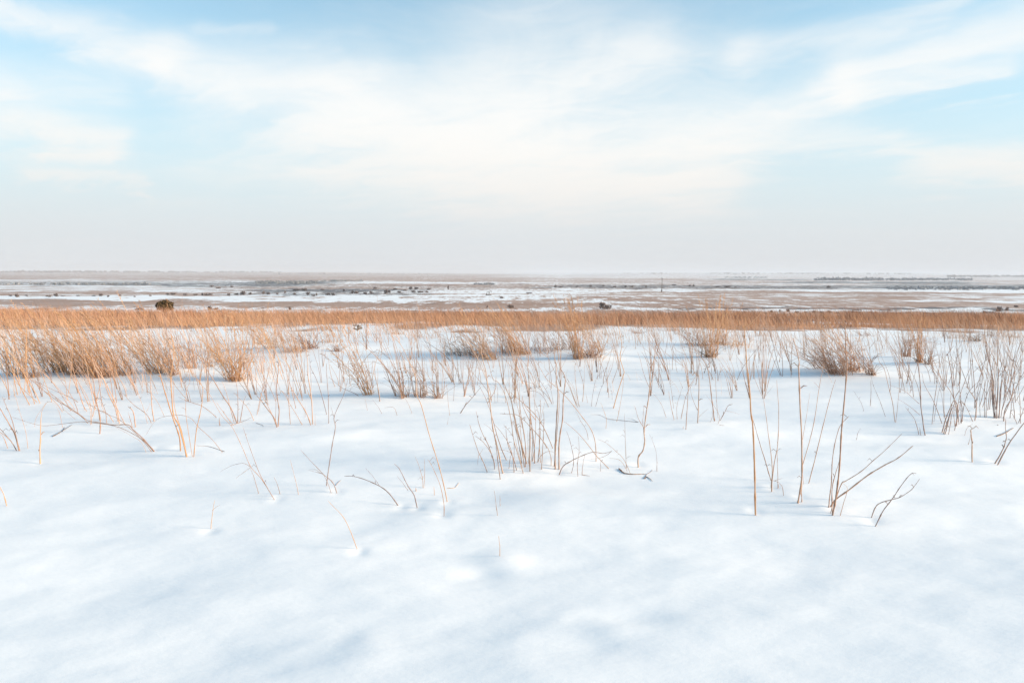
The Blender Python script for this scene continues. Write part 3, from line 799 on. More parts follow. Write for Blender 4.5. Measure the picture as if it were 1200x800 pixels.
plant('faint short stems in the snow below the rusty footed weeds', 'sprig', '-D 272,435 230,350 200,300; -D 132,454 90,380 0,380; -D 620,455 600,320 590,200 570,60; -D 590,535 605,470; -D 650,315 665,130 690,10 d 700,570', M_PALE)
plant('slanting bare twig with a black tip before the whitish brush bank', 'twig', '*d 640,545 550,470 450,400 370,350; -d 560,480 540,440', M_DARK)
plant('horizontal crooked twig tied into the left of the centre clump', 'twig', '-D 1042,338 1030,180; -D 1060,330 1060,190 980,160 920,155 830,130', M_GREY)
plant('pair of leaning stems with rusty leaves at the foot, left of the rusty footed row', 'weed',
      '*D 182,294 180,100 150,0 d 140,560 110,450; D 190,294 100,120 0,10 d -40,540; D 172,286 60,150 0,100; D 230,270 230,110 180,0 d 140,430; -D 185,290 60,60 d 60,520', M_PALE)
plant('row of thin pale stems with rusty leaves at its foot, behind the tall leaning stalk', 'weed',
      'D 372,294 375,150 360,0 d 345,330; *D 502,294 490,100 450,0 d 480,450; D 520,294 500,100 480,0 d 500,400; -D 460,290 450,130 470,20 d 460,480; -D 390,292 400,170 380,60 d 380,400', M_PALE)

# ------------------------------------------------------------------ grass
def ribbons(base, height, lean, droop, width, rows=4, yaw=None):
    """many grass blades at once. base (n,3), height (n), lean (n,2) tip offset per unit height, droop (n), width (n)"""
    n = len(base)
    s = np.linspace(0, 1, rows)
    h = height[:, None] * (s[None, :] - 0.18 * droop[:, None] * s[None, :] ** 3)
    k = (0.55 * s + 0.45 * s * s)[None, :] + droop[:, None] * (s ** 3)[None, :] * 0.5
    P = np.empty((n, rows, 3))
    P[:, :, 0] = base[:, None, 0] + height[:, None] * lean[:, None, 0] * k
    P[:, :, 1] = base[:, None, 1] + height[:, None] * lean[:, None, 1] * k
    P[:, :, 2] = base[:, None, 2] + h
    if yaw is None:
        yaw = rng.uniform(0, math.pi, n)
    ww = width[:, None] * (1 - 0.85 * s[None, :] ** 1.5) * 0.5
    tw = yaw[:, None] + s[None, :] * 0.6
    off = np.stack([np.cos(tw) * ww, np.sin(tw) * ww, 0 * ww], -1)
    V = np.stack([P - off, P + off], 2).reshape(-1, 3)
    b = (np.arange(n) * rows * 2)[:, None] + (np.arange(rows - 1) * 2)[None, :]
    F = np.stack([b, b + 1, b + 3, b + 2], -1).reshape(-1, 4)
    return V, F


def blade_lib(m, seedheads):
    out = []
    for i in range(10):
        n = 9
        s = np.linspace(0, 1, n)
        bend = rng.uniform(.04, .22)
        P = np.stack([bend * s ** 2 + 0.01 * np.sin(s * 7 + i), 0.012 * np.sin(s * 5 + 2 * i), s * (1 - .12 * bend)], -1)
        R = 0.0036 * (1 - .7 * s) * np.ones(n)
        V, F = tube(P, R, 4)
        VV, FF = [V], [F]
        off = len(V)
        if seedheads:                                     # a feathery head: short bristles near the tip
            for q in range(10):
                t = rng.uniform(.78, 1.0)
                p0 = np.array([np.interp(t, s, P[:, j]) for j in range(3)])
                p1 = p0 + np.array([rng.uniform(-.02, .035), rng.uniform(-.02, .02), rng.uniform(.02, .05)])
                v, f = tube(np.array([p0, (p0 + p1) / 2, p1]), np.array([.0022, .0026, .0006]), 3)
                VV.append(v); FF.append(f + off); off += len(v)
        for q in range(2):                                # one or two withered leaves
            t = rng.uniform(.15, .6)
            p0 = np.array([np.interp(t, s, P[:, j]) for j in range(3)])
            a = rng.uniform(0, 6.28)
            L = rng.uniform(.10, .22)
            p1 = p0 + np.array([math.cos(a) * L * .5, math.sin(a) * L * .5, L * .6])
            p2 = p1 + np.array([math.cos(a) * L * .6, math.sin(a) * L * .6, -L * .2])
            v, f = tube(np.array([p0, p1, p2]), np.array([.0022, .0026, .0006]), 3)
            VV.append(v); FF.append(f + off); off += len(v)
        out.append(mesh_np('blade', np.vstack(VV), np.vstack(FF), m))
    return out


LIB = {'tan': blade_lib(M_TAN, True), 'pale': blade_lib(M_PALE, False), 'weed': blade_lib(M_WEED, False), 'rust': blade_lib(M_RUST, False)}
MASS = {'tan': M_TAN, 'pale': M_PALE, 'weed': M_WEED, 'rust': M_RUST}


def tussock(px, py, w, h, label, kind='tan', lean=-0.38, spread=0.22, mass=120, single=14, litter=0.5, cat='grass tuft', name='grass_tussock', dark=M_RUST, group=None, fan=0.0, depth=1.0, fat=1.0):
    c_ = hit(px, py)
    s = c_[1] / FPX
    wm, hm = w * s, h * s
    root = bpy.data.objects.new(name, None)
    root.empty_display_size = 0.1
    COL.objects.link(root)
    root.location = c_
    tag(root, label, cat, group)

    def bases(n, shrink=1.0):
        a = rng.uniform(0, 6.283, n); r = np.sqrt(rng.uniform(0, 1, n)) * shrink
        x = np.cos(a) * r * wm / 2
        y = np.sin(a) * r * wm / 2 * depth + 0.3 * wm * depth
        z = terrain(c_[0] + x, c_[1] + y) - c_[2] - 0.03
        return np.stack([x, y, z], -1)

    mass = int(mass * 0.22)
    w = w * 2.0
    h = h * 1.16
    spread = spread * 1.2 + .05
    single = int(single * 1.35)
    if mass:
        b = bases(mass)
        hh = hm * np.clip(rng.normal(.62, .30, mass), .15, 1.4)
        le = np.stack([lean + fan * b[:, 0] / (wm / 2 + 1e-6) + rng.normal(0, spread, mass), rng.normal(0.02, spread, mass)], -1)
        V, F = ribbons(b, hh, le, np.abs(rng.normal(0, .35, mass)), rng.uniform(.0042, .0080, mass) * fat, 5)
        o = link('blade_mass', mesh_np('blade_mass', V, F, MASS[kind]), root)
        tag(o, kind='stuff')
    if litter:
        n = int(60 * litter * max(.6, wm))
        b = bases(n, .7)
        b[:, 2] += 0.02
        hh = np.abs(rng.normal(.13, .06, n)) * (0.7 + .5 * litter)
        le = rng.normal(0, 1.3, (n, 2)) + np.array([-0.4, 0])
        V, F = ribbons(b, hh, le, rng.uniform(0, 1.2, n), rng.uniform(.005, .013, n), 4)
        o = link('litter', mesh_np('litter', V, F, dark), root)
        tag(o, kind='stuff')
    for i in range(single):
        b = bases(1, .95)[0]
        L = hm * rng.uniform(.6, 1.4)
        lx = lean + fan * b[0] / (wm / 2 + 1e-6) + rng.normal(0, spread * .8)
        ly = rng.normal(0, spread * .7)
        o = link('blade', random.choice(LIB[kind]), root, b)
        q = Vector((lx, ly, 1.0)).normalized()
        o.rotation_mode = 'QUATERNION'
        tw = (Matrix.Rotation(rng.uniform(-.8, .8) + (math.pi if lx < 0 else 0), 4, 'Z'))
        o.rotation_quaternion = (q.to_track_quat('Z', 'X').to_matrix().to_4x4() @ tw).to_quaternion()
        th = rng.uniform(.85, 1.35)
        o.scale = (max(th, L * .8), max(th, L * .8), L)
    return root


# the golden bank at left
tussock(12, 441, 26, 66, 'sparse pale grass tuft at the left edge, first of the golden bank', lean=-.30, mass=70, single=14, litter=.3, kind='pale')
tussock(30, 444, 24, 70, 'thin golden tuft with a dark foot, second from left in the golden bank', lean=-.34, mass=90, single=14, litter=.5)
tussock(62, 437, 34, 72, 'broad golden tuft leaning left over dark litter, left half of the golden bank', lean=-.45, mass=230, single=18, litter=1.6, dark=M_DARK)
tussock(92, 439, 36, 72, 'tall golden tuft with dark hollows at its foot, in the middle of the golden bank', lean=-.50, mass=300, single=24, litter=1.6, dark=M_DARK)
tussock(118, 443, 30, 74, 'densest golden tuft of the left bank, its blades swept left', lean=-.52, mass=380, single=24, litter=1.0)
tussock(142, 441, 26, 70, 'low ragged tan tuft at the right end of the golden bank', lean=-.48, mass=150, single=16, litter=.8)
tussock(78, 428, 90, 58, 'pale back row of grass behind the golden bank at left', kind='pale', lean=-.40, mass=300, single=16, litter=.3)
tussock(186, 438, 34, 76, 'swept tan tuft on a dark rim, just right of the golden bank', lean=-.60, mass=230, single=26, litter=1.0, dark=M_DARK)
tussock(203, 440, 12, 72, 'narrow upright pinkish stems beside the swept tan tuft', kind='weed', lean=-.2, mass=60, single=16, litter=.2)
tussock(222, 432, 16, 60, 'thin see through stems between the swept tan tuft and the fan shaped tan clump', kind='weed', lean=-.25, spread=.2, mass=60, single=16, litter=.2)
tussock(245, 430, 12, 50, 'small forked tan tuft standing in front of the fan shaped tan clump', lean=-.2, spread=.3, mass=40, single=8, litter=.3)
tussock(257, 425, 12, 55, 'narrow tan tuft at the left of the fan shaped tan clump', lean=-.2, spread=.12, mass=50, single=8, litter=.4)
tussock(274, 447, 24, 72, 'fan shaped tan clump, its blades spreading both ways', lean=-.1, fan=.45, spread=.22, mass=220, single=30, litter=.7)
# low grass behind, left of centre
tussock(305, 404, 28, 34, 'tan tuft against the prairie belt, right of the fan shaped clump', lean=-.5, mass=130, single=12, litter=.4)
tussock(318, 409, 22, 38, 'tan tuft with a brown foot on the left rim of the small snow bank', lean=-.45, mass=100, single=12, litter=.7)
tussock(345, 414, 34, 40, 'wide low tan tuft on top of the small snow bank left of centre', lean=-.45, mass=210, single=16, litter=.9)
tussock(364, 409, 20, 34, 'reddish tuft with dark litter on the right of the small snow bank', kind='rust', lean=-.35, mass=90, single=10, litter=1.2, dark=M_RUST)
tussock(385, 402, 22, 32, 'thin tan tuft just left of the small juniper seedling', lean=-.3, mass=90, single=10, litter=.5)
tussock(395, 412, 8, 14, 'tiny dark tuft at the right end of the small snow bank', kind='rust', lean=-.2, spread=.5, mass=40, single=4, litter=.9)
tussock(432, 463, 13, 80, 'tall golden footed tussock fanning up and left, left of the rusty footed weeds', lean=-.34, spread=.20, mass=40, single=13, litter=.15, dark=M_TAN)
tussock(462, 392, 26, 16, 'low tan strip of grass just under the belt, left of centre', lean=-.3, mass=120, single=8, litter=.6)
tussock(500, 397, 40, 22, 'whitish grass fringe in front of the belt, nearest the centre', kind='pale', lean=-.3, mass=150, single=10, litter=.3)
tussock(474, 466, 12, 78, 'loose weed stems over a rusty foot, left of the two rusty footed rows', kind='weed', lean=-.22, spread=.2, mass=14, single=7, litter=.4)
tussock(492, 466, 16, 66, 'thin stems over rust red leaves, middle of the rusty footed weeds', kind='pale', lean=-.08, spread=.14, mass=16, single=6, litter=.5)
tussock(512, 467, 14, 60, 'short stems over rust red leaves, right end of the rusty footed weeds', kind='pale', lean=-.1, spread=.14, mass=14, single=5, litter=.5)
# centre banks
tussock(538, 417, 38, 34, 'whitish brush over a dark hollow, left end of the centre bank', kind='pale', lean=-.45, spread=.3, mass=170, single=14, litter=1.4, dark=M_DARK)
tussock(560, 419, 26, 40, 'twiggy grey brush with a blue black gap beneath, in the centre bank', kind='weed', lean=-.5, spread=.3, mass=130, single=12, litter=1.2, dark=M_DARK)
tussock(575, 422, 20, 56, 'golden blades sweeping left out of the brush in the centre bank', lean=-.62, spread=.14, mass=80, single=20, litter=.5)
tussock(592, 414, 24, 42, 'reddish brush tuft between the two golden tufts of the centre bank', kind='weed', lean=-.45, spread=.25, mass=110, single=10, litter=.8)
tussock(613, 416, 24, 54, 'dense golden tuft with a brown foot in the centre bank', lean=-.62, spread=.16, mass=260, single=22, litter=1.2)
tussock(640, 414, 42, 36, 'soft pinkish brush right of the dense golden tuft', kind='weed', lean=-.3, spread=.3, mass=240, single=14, litter=.7, fat=.8)
tussock(662, 410, 26, 34, 'grey brush end just left of the tall upright tan stems', kind='pale', lean=-.25, spread=.3, mass=130, single=10, litter=.7, dark=M_DARK)
tussock(678, 421, 13, 60, 'bundle of tall upright tan stems, right end of the centre bank', lean=-.06, spread=.07, mass=110, single=24, litter=.8)
tussock(694, 420, 34, 26, 'low mat of brown bent leaves at the foot of the upright tan stems', kind='tan', lean=.5, spread=.8, mass=170, single=6, litter=2.4, dark=M_RUST)
tussock(700, 412, 20, 42, 'thin tan tuft behind the brown bent leaves', lean=-.35, spread=.2, mass=60, single=10, litter=.3)
tussock(748, 391, 14, 10, 'small dull tuft on the snow rim under the belt, right of centre', kind='rust', lean=-.1, spread=.5, mass=50, single=4, litter=.8)
tussock(718, 393, 26, 14, 'pale short fringe under the belt between the upright stems and the dull tuft', kind='pale', lean=-.3, mass=80, single=6, litter=.2)
# dark shrub right of centre
tussock(834, 419, 16, 54, 'dark footed shrub with tall tan stems right of centre', lean=.05, spread=.16, mass=130, single=20, litter=1.4, dark=M_DARK)
tussock(822, 406, 30, 32, 'dark brown tangled twigs on the left of the tan stemmed shrub', kind='rust', cat='shrub', name='dry_shrub', lean=-.55, spread=.35, mass=130, single=16, litter=1.0, dark=M_DARK)
tussock(845, 404, 20, 44, 'upright golden stems behind the dark footed shrub', lean=.08, spread=.16, mass=140, single=16, litter=.9)
tussock(866, 407, 36, 20, 'low tan mat of bent grass right of the dark footed shrub', lean=.1, spread=.5, mass=180, single=10, litter=.9, dark=M_TAN)
tussock(800, 392, 26, 16, 'thin tan fringe under the belt left of the dark footed shrub', kind='pale', lean=-.3, mass=70, single=8, litter=.2)
# fan shrub at right
tussock(985, 440, 24, 56, 'big reddish fan shrub, its twigs swept up to the left', kind='weed', cat='shrub', name='dry_shrub', lean=-.50, fan=.25, spread=.34, mass=200, single=34, litter=.9, dark=M_RUST, fat=.7)
tussock(1004, 436, 24, 60, 'tan blades growing through the big reddish fan shrub', lean=-.48, spread=.22, mass=110, single=20, litter=.9)
tussock(1024, 440, 12, 52, 'small reddish shrub joined to the right of the big fan shrub', kind='weed', cat='shrub', name='dry_shrub', lean=-.45, spread=.2, mass=40, single=14, litter=.7, dark=M_DARK)
tussock(968, 432, 24, 46, 'grey twigs reaching far left from the big fan shrub', kind='weed', cat='shrub', name='dry_shrub', lean=-.8, spread=.22, mass=70, single=18, litter=.3, fat=.7)
tussock(1018, 394, 24, 12, 'short reddish tuft under the belt behind the big fan shrub', kind='rust', lean=-.2, mass=60, single=6, litter=.5)
tussock(1064, 418, 12, 40, 'narrow brown upright tuft, left of the pair right of the fan shrub', kind='weed', lean=-.02, spread=.08, mass=60, single=14, litter=.7, dark=M_RUST)
tussock(1079, 425, 8, 48, 'dense narrow brown column of stems, right of the pair right of the fan shrub', kind='tan', lean=.0, spread=.05, mass=80, single=16, litter=.6, dark=M_DARK)
tussock(1087, 427, 10, 36, 'thin curved stems with a dark foot beside the narrow brown column', kind='weed', lean=.12, spread=.14, mass=20, single=8, litter=.6, dark=M_DARK)
tussock(1124, 397, 30, 16, 'whitish bent grass on a snow rim under the belt at right', kind='pale', lean=-.1, spread=.5, mass=150, single=8, litter=.3)
tussock(1146, 400, 18, 10, 'dark low tuft on the edge of the snow rim at right', kind='rust', lean=.1, spread=.6, mass=60, single=4, litter=1.6, dark=M_DARK)
tussock(1162, 394, 24, 18, 'grey brush under the belt right of the dark low tuft', kind='pale', lean=-.1, spread=.4, mass=110, single=8, litter=.5)
tussock(1190, 396, 22, 24, 'grey tan brush under the belt at the right edge', kind='pale', lean=-.05, spread=.25, mass=110, single=8, litter=.6, dark=M_DARK)
tussock(895, 394, 20, 22, 'thin pale grass under the belt behind the forked upright stems', kind='pale', lean=-.15, mass=50, single=8, litter=.1)


def bare_shrub(px, py, w, h, n, label, m=M_GREY, lean=-.1, name='dry_weed', cat='weed'):
    """bare winter stems rising from one foot, each with a side twig or two"""
    c_ = hit(px, py)
    s_ = c_[1] / FPX
    wm, hm = 1.25 * w * s_, 1.3 * h * s_
    root = bpy.data.objects.new(name, None); COL.objects.link(root)
    root.location = c_
    tag(root, label, cat)
    for i in range(n):
        a = rng.uniform(-1, 1)
        x0, y0 = a * wm * .34, rng.normal(0, wm * .3)
        z0 = float(terrain(c_[0] + x0, c_[1] + y0)) - c_[2] - .03
        L = hm * rng.uniform(.5, 1.1)
        dx_, dy_ = a * wm * .5 * rng.uniform(.5, 1.3) + lean * L + rng.normal(0, .06) * L, rng.normal(0, .2) * L
        q = np.linspace(0, 1, 7)
        P = np.stack([x0 + dx_ * q ** rng.uniform(.9, 1.7) + .015 * np.sin(q * 5 + i), y0 + dy_ * q, z0 + L * (q - .08 * q ** 3)], -1)
        V, F = tube(P, rng.uniform(.0026, .0046) * (1 - .68 * q), 5)
        st = link('stem', mesh_np('stem', V, F, m), root)
        for k in range(random.choice([0, 0, 0, 1, 1, 2])):
            t = rng.uniform(.3, .8)
            p0 = np.array([np.interp(t, q, P[:, j]) for j in range(3)])
            sgn = random.choice([-1, 1])
            p1 = p0 + np.array([sgn * L * rng.uniform(.06, .16), rng.normal(0, .04), L * rng.uniform(.10, .22)])
            p2 = p1 + np.array([sgn * L * rng.uniform(.0, .06), 0, L * rng.uniform(.08, .2)])
            V, F = tube(smooth_line([p0, p1, p2], 3), np.linspace(.0026, .0009, 7), 4)
            link('twig', mesh_np('twig', V, F, m), st)
    return root


bare_shrub(1063, 462, 34, 60, 7, 'loose grey stems behind the arching branches at right')
bare_shrub(1098, 448, 36, 52, 9, 'thin grey stems rising behind the bare shrub with the splayed bundle')
bare_shrub(1132, 455, 40, 60, 10, 'fine grey stems between the bundle of split stems and the thick brown bunch', lean=0)
bare_shrub(1153, 478, 36, 84, 9, 'tall bare stems just left of the thick brown bunch', lean=-.05)
bare_shrub(1190, 470, 30, 88, 10, 'tall bare grey stems behind the slender shrub at the right edge', lean=.05)
bare_shrub(1200, 452, 40, 60, 8, 'pale stems half cut off by the right edge of the picture', lean=0)
bare_shrub(640, 452, 40, 56, 9, 'slim stems behind the tall twin stalks of the centre clump', M_PALE)
bare_shrub(700, 446, 36, 46, 7, 'faint stems in front of the upright tan bundle right of centre', M_PALE)
bare_shrub(590, 470, 36, 66, 8, 'pale stems standing behind the left half of the centre clump', M_PALE, lean=-.2)
bare_shrub(614, 545, 52, 92, 7, 'thin upright stems in the heart of the large centre clump', M_WEED, lean=-.12)
bare_shrub(790, 436, 30, 44, 7, 'thin twiggy stems left of the dark footed shrub', M_PALE, lean=-.3)
bare_shrub(770, 452, 26, 50, 5, 'sparse stems behind the branching brown weed with the zigzag foot', M_WEED)
bare_shrub(850, 446, 36, 40, 6, 'low fine stems before the dark footed shrub', M_GREY, lean=.05)
bare_shrub(340, 470, 46, 62, 8, 'scattered fine stems behind the fan of bare stems left of centre', M_WEED)
bare_shrub(400, 452, 30, 40, 5, 'wispy stems left of the golden footed tussock', M_PALE)
bare_shrub(545, 452, 30, 60, 6, 'wispy stems right of the rusty footed weeds', M_PALE)
bare_shrub(232, 470, 40, 60, 7, 'thin stems behind the bunch of upright thin stalks, near left', M_PALE, lean=-.2)
bare_shrub(110, 478, 70, 84, 13, 'close set brown stems in the midst of the tangle before the golden bank', M_WEED, lean=-.35)
bare_shrub(60, 470, 40, 70, 7, 'tan stems in front of the left end of the golden bank', M_TAN, lean=-.3)
bare_shrub(24, 462, 30, 70, 7, 'upright tan stems near the left edge in front of the golden bank', M_TAN, lean=-.1)
bare_shrub(165, 462, 40, 66, 8, 'pinkish stems in front of the swept tan tuft', M_WEED, lean=-.35)
bare_shrub(925, 440, 24, 60, 5, 'fine grey stems left of the big reddish fan shrub', M_GREY, lean=0)


def thin_wisps():
    """the many single weed stalks standing in the snow between the plants: nobody could tell them apart"""
    spots = []
    for i in range(295):
        px = rng.uniform(-40, 1240)
        py = 399 + 72 * rng.uniform(0, 1) ** 1.7
        spots.append((px, py))
    for px, py in spots:
        b = hit(px, py)
        L = rng.uniform(.45, 1.1)
        lx, ly = rng.normal(-.16, .2), rng.normal(0, .15)
        s = np.linspace(0, 1, 7)
        VV, FF, off = [], [], 0
        ns = random.choice([1, 2, 3, 3, 4, 5])
        m_ = random.choice([0, 1, 1, 2])
        for q in range(ns):
            l2 = L * rng.uniform(.6, 1)
            P = np.stack([(lx + rng.normal(0, .12)) * l2 * (0.5 * s + .5 * s * s) + .01 * np.sin(s * 6 + q), (ly + rng.normal(0, .1)) * l2 * s, l2 * s - .03], -1)
            V, F = tube(P, .0034 * (1 - .65 * s), 4)
            VV.append(V); FF.append(F + off); off += len(V)
        o = link('weed_wisp', mesh_np('weed_wisp', np.vstack(VV), np.vstack(FF), (M_PALE, M_WEED, M_GREY)[m_]), None, b)
        size = 'low' if L < .6 else ('tall' if L > .9 else 'middling')
        slant = 'slanting left' if lx < -.3 else ('leaning right' if lx > .05 else ('nearly upright' if lx > -.12 else 'tipped left'))
        zone = ('at the left edge', 'before the golden bank', 'by the fan shaped tan clump', 'below the small snow bank', 'near the golden footed tussock', 'near the rusty footed weeds', 'before the centre bank',
                'near the upright tan bundle', 'near the dark footed shrub', 'left of the big fan shrub', 'by the big fan shrub', 'by the narrow brown tufts', 'at the right edge')[int(np.searchsorted([20, 160, 290, 400, 455, 530, 620, 730, 870, 930, 1040, 1130], px))]
        row = 'far back' if py < 412 else ('midway' if py < 436 else 'nearer')
        tag(o, '%s %s weed of %s, %s, %s %s' % (size, ('bleached', 'brown', 'grey')[m_], ('one stem', 'two stems', 'three stems', 'four stems', 'five stems')[ns - 1], slant, row, zone), 'weed', 'lone weed wisps in the snow')


thin_wisps()


def grass_whiskers():
    """fine bleached grass standing thinly out of the snow between the tussocks"""
    n = 9000
    y = rng.uniform(8.2, 17.5, n)
    x = rng.uniform(-1, 1, n) * (.85 * y + 1)
    d = fbm(x / 1.1, y / 1.6, 401, 2) + .5 * fbm(x / 5, y / 4, 405, 2) + .5 * sstep(-x / y, .1, .7) + .45 * sstep(y, 10.5, 15)
    kp = d > rng.uniform(.25, 1.25, n)
    x, y = x[kp], y[kp]
    n = len(x)
    hh = np.clip(rng.normal(.38, .16, n), .08, .9)
    V, F = ribbons(np.stack([x, y, terrain(x, y) - .02], -1), hh, np.stack([rng.normal(-.28, .24, n), rng.normal(0, .2, n)], -1), np.abs(rng.normal(0, .4, n)), rng.uniform(.0035, .0065, n), 5)
    tag(link('grass_whiskers', mesh_np('grass_whiskers', V, F, M_PALE)), 'fine bleached grass standing thinly in the snow between the tussocks', 'grass', kind='stuff')


grass_whiskers()


def tan_whiskers():
    """the loose golden grass that joins the tussocks of the left bank"""
    n = 900
    y = rng.uniform(9.0, 13.0, n)
    t = rng.uniform(-.86, -.30, n)
    x = t * y
    kp = rng.uniform(0, 1, n) < .45 + .6 * fbm(x / .7, y / .9, 421, 2) + .35 * sstep(t, -.35, -.6)
    x, y = x[kp], y[kp]
    n = len(x)
    hh = np.clip(rng.normal(.62, .2, n), .15, 1.05)
    V, F = ribbons(np.stack([x, y, terrain(x, y) - .02], -1), hh, np.stack([rng.normal(-.42, .2, n), rng.normal(0, .18, n)], -1), np.abs(rng.normal(0, .4, n)), rng.uniform(.005, .009, n), 5)
    tag(link('loose_grass', mesh_np('loose_grass', V, F, M_TAN)), 'loose golden grass joining the tussocks of the bank at left', 'grass', kind='stuff')


tan_whiskers()


# ------------------------------------------------------------------ the belt of tall prairie grass
def grass_belt():
    n = 52000
    y = 12.5 + 58.5 * rng.uniform(0, 1, n) ** 1.15
    x = rng.uniform(-1, 1, n) * (0.95 * y + 3)
    e = edge_at(x, y)
    keep = y > e - 3.4 * np.clip(.3 + vnoise(x / 1.3, 0 * x, 361), 0, 1)
    # ragged near edge and gaps with bare snow, mostly on the right
    d = y - e
    keep &= rng.uniform(0, 1, n) < 0.12 + 0.88 * sstep(d, -.8, 5.0) * (0.75 + .5 * vnoise(x / 1.1, y / 1.6, 351))
    gap = fbm(x / 3.0, y / 9.0, 311, 2)
    keep &= ~((gap > 0.42) & (x / y > 0.30) & (x / y < 0.9) & (y < 52))
    keep &= rng.uniform(0, 1, n) < 0.72 + .6 * fbm(x / 2.2, y / 4.0, 301, 2)
    x, y = x[keep], y[keep]
    per = 3
    k = len(x)
    bx = np.repeat(x, per) + rng.normal(0, .22, k * per)
    by = np.repeat(y, per) + rng.normal(0, .17, k * per)
    bz = terrain(bx, by) - .03
    hc = np.clip(rng.normal(1, .1, k), .6, 1.3) * (.30 + .50 * sstep(y, 16, 52)) * (1 + .26 * fbm(x / 4.0, y / 6.0, 331, 3))
    hh = np.repeat(hc, per) * np.clip(rng.normal(.85, .16, k * per), .4, 1.25)
    cl = np.repeat(rng.normal(-.32, .12, k), per)
    le = np.stack([cl + rng.normal(0, .2, k * per), rng.normal(0, .2, k * per)], -1)
    wid = rng.uniform(.006, .011, k * per) * (1 + by / 50)
    V, F = ribbons(np.stack([bx, by, bz], -1), hh, le, np.abs(rng.normal(0, .35, k * per)), wid, 4)
    o = link('prairie_grass', mesh_np('prairie_grass', V, F, M_BELT))
    tag(o, 'belt of tall tan prairie grass along the brow of the rise', 'grass', kind='stuff')
    # darker twiggy growth in long streaks through the belt
    m = 2600
    yy = rng.uniform(26, 60, m)
    xx = rng.uniform(-.95, .95, m) * yy
    kp = fbm(xx / 8.0, yy / 3.0, 341, 2) > .25
    xx, yy = xx[kp], yy[kp]
    per = 12
    bx = np.repeat(xx, per) + rng.normal(0, .3, len(xx) * per); by = np.repeat(yy, per) + rng.normal(0, .2, len(xx) * per)
    hh = np.clip(rng.normal(.42 + .42 * sstep(by, 22, 52), .14, len(bx)), .2, 1.1)
    V, F = ribbons(np.stack([bx, by, terrain(bx, by) - .03], -1), hh, np.stack([rng.normal(-.2, .3, len(bx)), rng.normal(0, .3, len(bx))], -1), np.abs(rng.normal(0, .3, len(bx))), rng.uniform(.012, .024, len(bx)), 4)
    o = link('brown_brush', mesh_np('brown_brush', V, F, M_RUST))
    tag(o, 'dull brown twiggy brush in streaks through the tan prairie grass', 'brush', kind='stuff')


grass_belt()


# ------------------------------------------------------------------ woody plants beyond
def leaf_cloud(n, rx, ry, rz, size, squash=0.75):
    """small angular leaf and twig faces through a crown: uneven outline, gaps"""
    lobes = rng.uniform(-1, 1, (7, 3)) * np.array([.6, .6, .55])
    c_ = lobes[rng.integers(0, 7, n)] + rng.normal(0, .26, (n, 3))
    c_ = c_ * np.array([rx, ry, rz]) * squash
    c_[:, 2] = np.abs(c_[:, 2] + rz * .75)
    a = rng.normal(0, 1, (n, 3)); a /= np.linalg.norm(a, axis=1)[:, None]
    b = rng.normal(0, 1, (n, 3)); b -= a * (a * b).sum(1)[:, None]; b /= np.linalg.norm(b, axis=1)[:, None]
    s = size * rng.uniform(.5, 1.4, (n, 1))
    V = np.stack([c_ - a * s, c_ + b * s * .45, c_ + a * s * 1.1, c_ - b * s * .45], 1).reshape(-1, 3)
    F = np.arange(n * 4).reshape(-1, 4)
    return V, F


def shrub_twigs(rx, rz, n):
    VV, FF, off = [], [], 0
    for i in range(n):
        a = rng.uniform(0, 6.283); r = rng.uniform(.3, 1) * rx
        P = np.array([[0, 0, -.05 * rz], [math.cos(a) * r * .35, math.sin(a) * r * .35, rz * .5], [math.cos(a) * r, math.sin(a) * r, rz * rng.uniform(.8, 1.25)]])
        V, F = tube(smooth_line(P, 3), np.linspace(.035, .008, 7) * rz, 4)
        VV.append(V); FF.append(F + off); off += len(V)
    return np.vstack(VV), np.vstack(FF)


def build_juniper(px, py_top, w, label):
    """the dark round juniper standing at the brow"""
    Y = 63.0
    d = ray(px, py_top); t = Y / d[1]
    top = CAMPOS + d * t
    gz = float(terrain(top[0], Y))
    rx, H = w / 2 * Y / FPX, top[2] - gz
    root = bpy.data.objects.new('juniper_bush', None); COL.objects.link(root)
    root.location = (top[0], Y, gz)
    tag(root, label, 'bush')
    V, F = shrub_twigs(rx * .7, H * .75, 9)
    link('trunk', mesh_np('trunk', V, F, M_DARK), root)
    V, F = leaf_cloud(2200, 1, 1, 1, .085)
    k = len(V) // 4                                       # leaf sprays gathered in a round, slightly ragged head
    q = rng.normal(0, 1, (k, 3)); q /= np.linalg.norm(q, axis=1)[:, None]
    q *= (rng.uniform(.15, 1, k) ** .45 * (1 + .13 * np.sin(q[:, 0] * 5 + 1) * np.cos(q[:, 2] * 6)))[:, None]
    c0 = V.reshape(k, 4, 3)
    c0 = c0 - c0.mean(1, keepdims=True) + (q * np.array([rx, rx, H * .34]) + np.array([0, 0, H * .64]))[:, None, :]
    V = c0.reshape(-1, 3)
    link('crown', mesh_np('crown', V, F, M_JUN, False), root)
    V, F = leaf_cloud(90, rx * .45, rx * .45, H * .35, .06)
    V[:, 0] += rx * .6; V[:, 2] += H * .22
    link('dry_side_shoot', mesh_np('dry_side_shoot', V, F, M_RUST, False), root)


build_juniper(193, 351.5, 19, 'dark round juniper bush standing at the brow of the rise, left of centre')

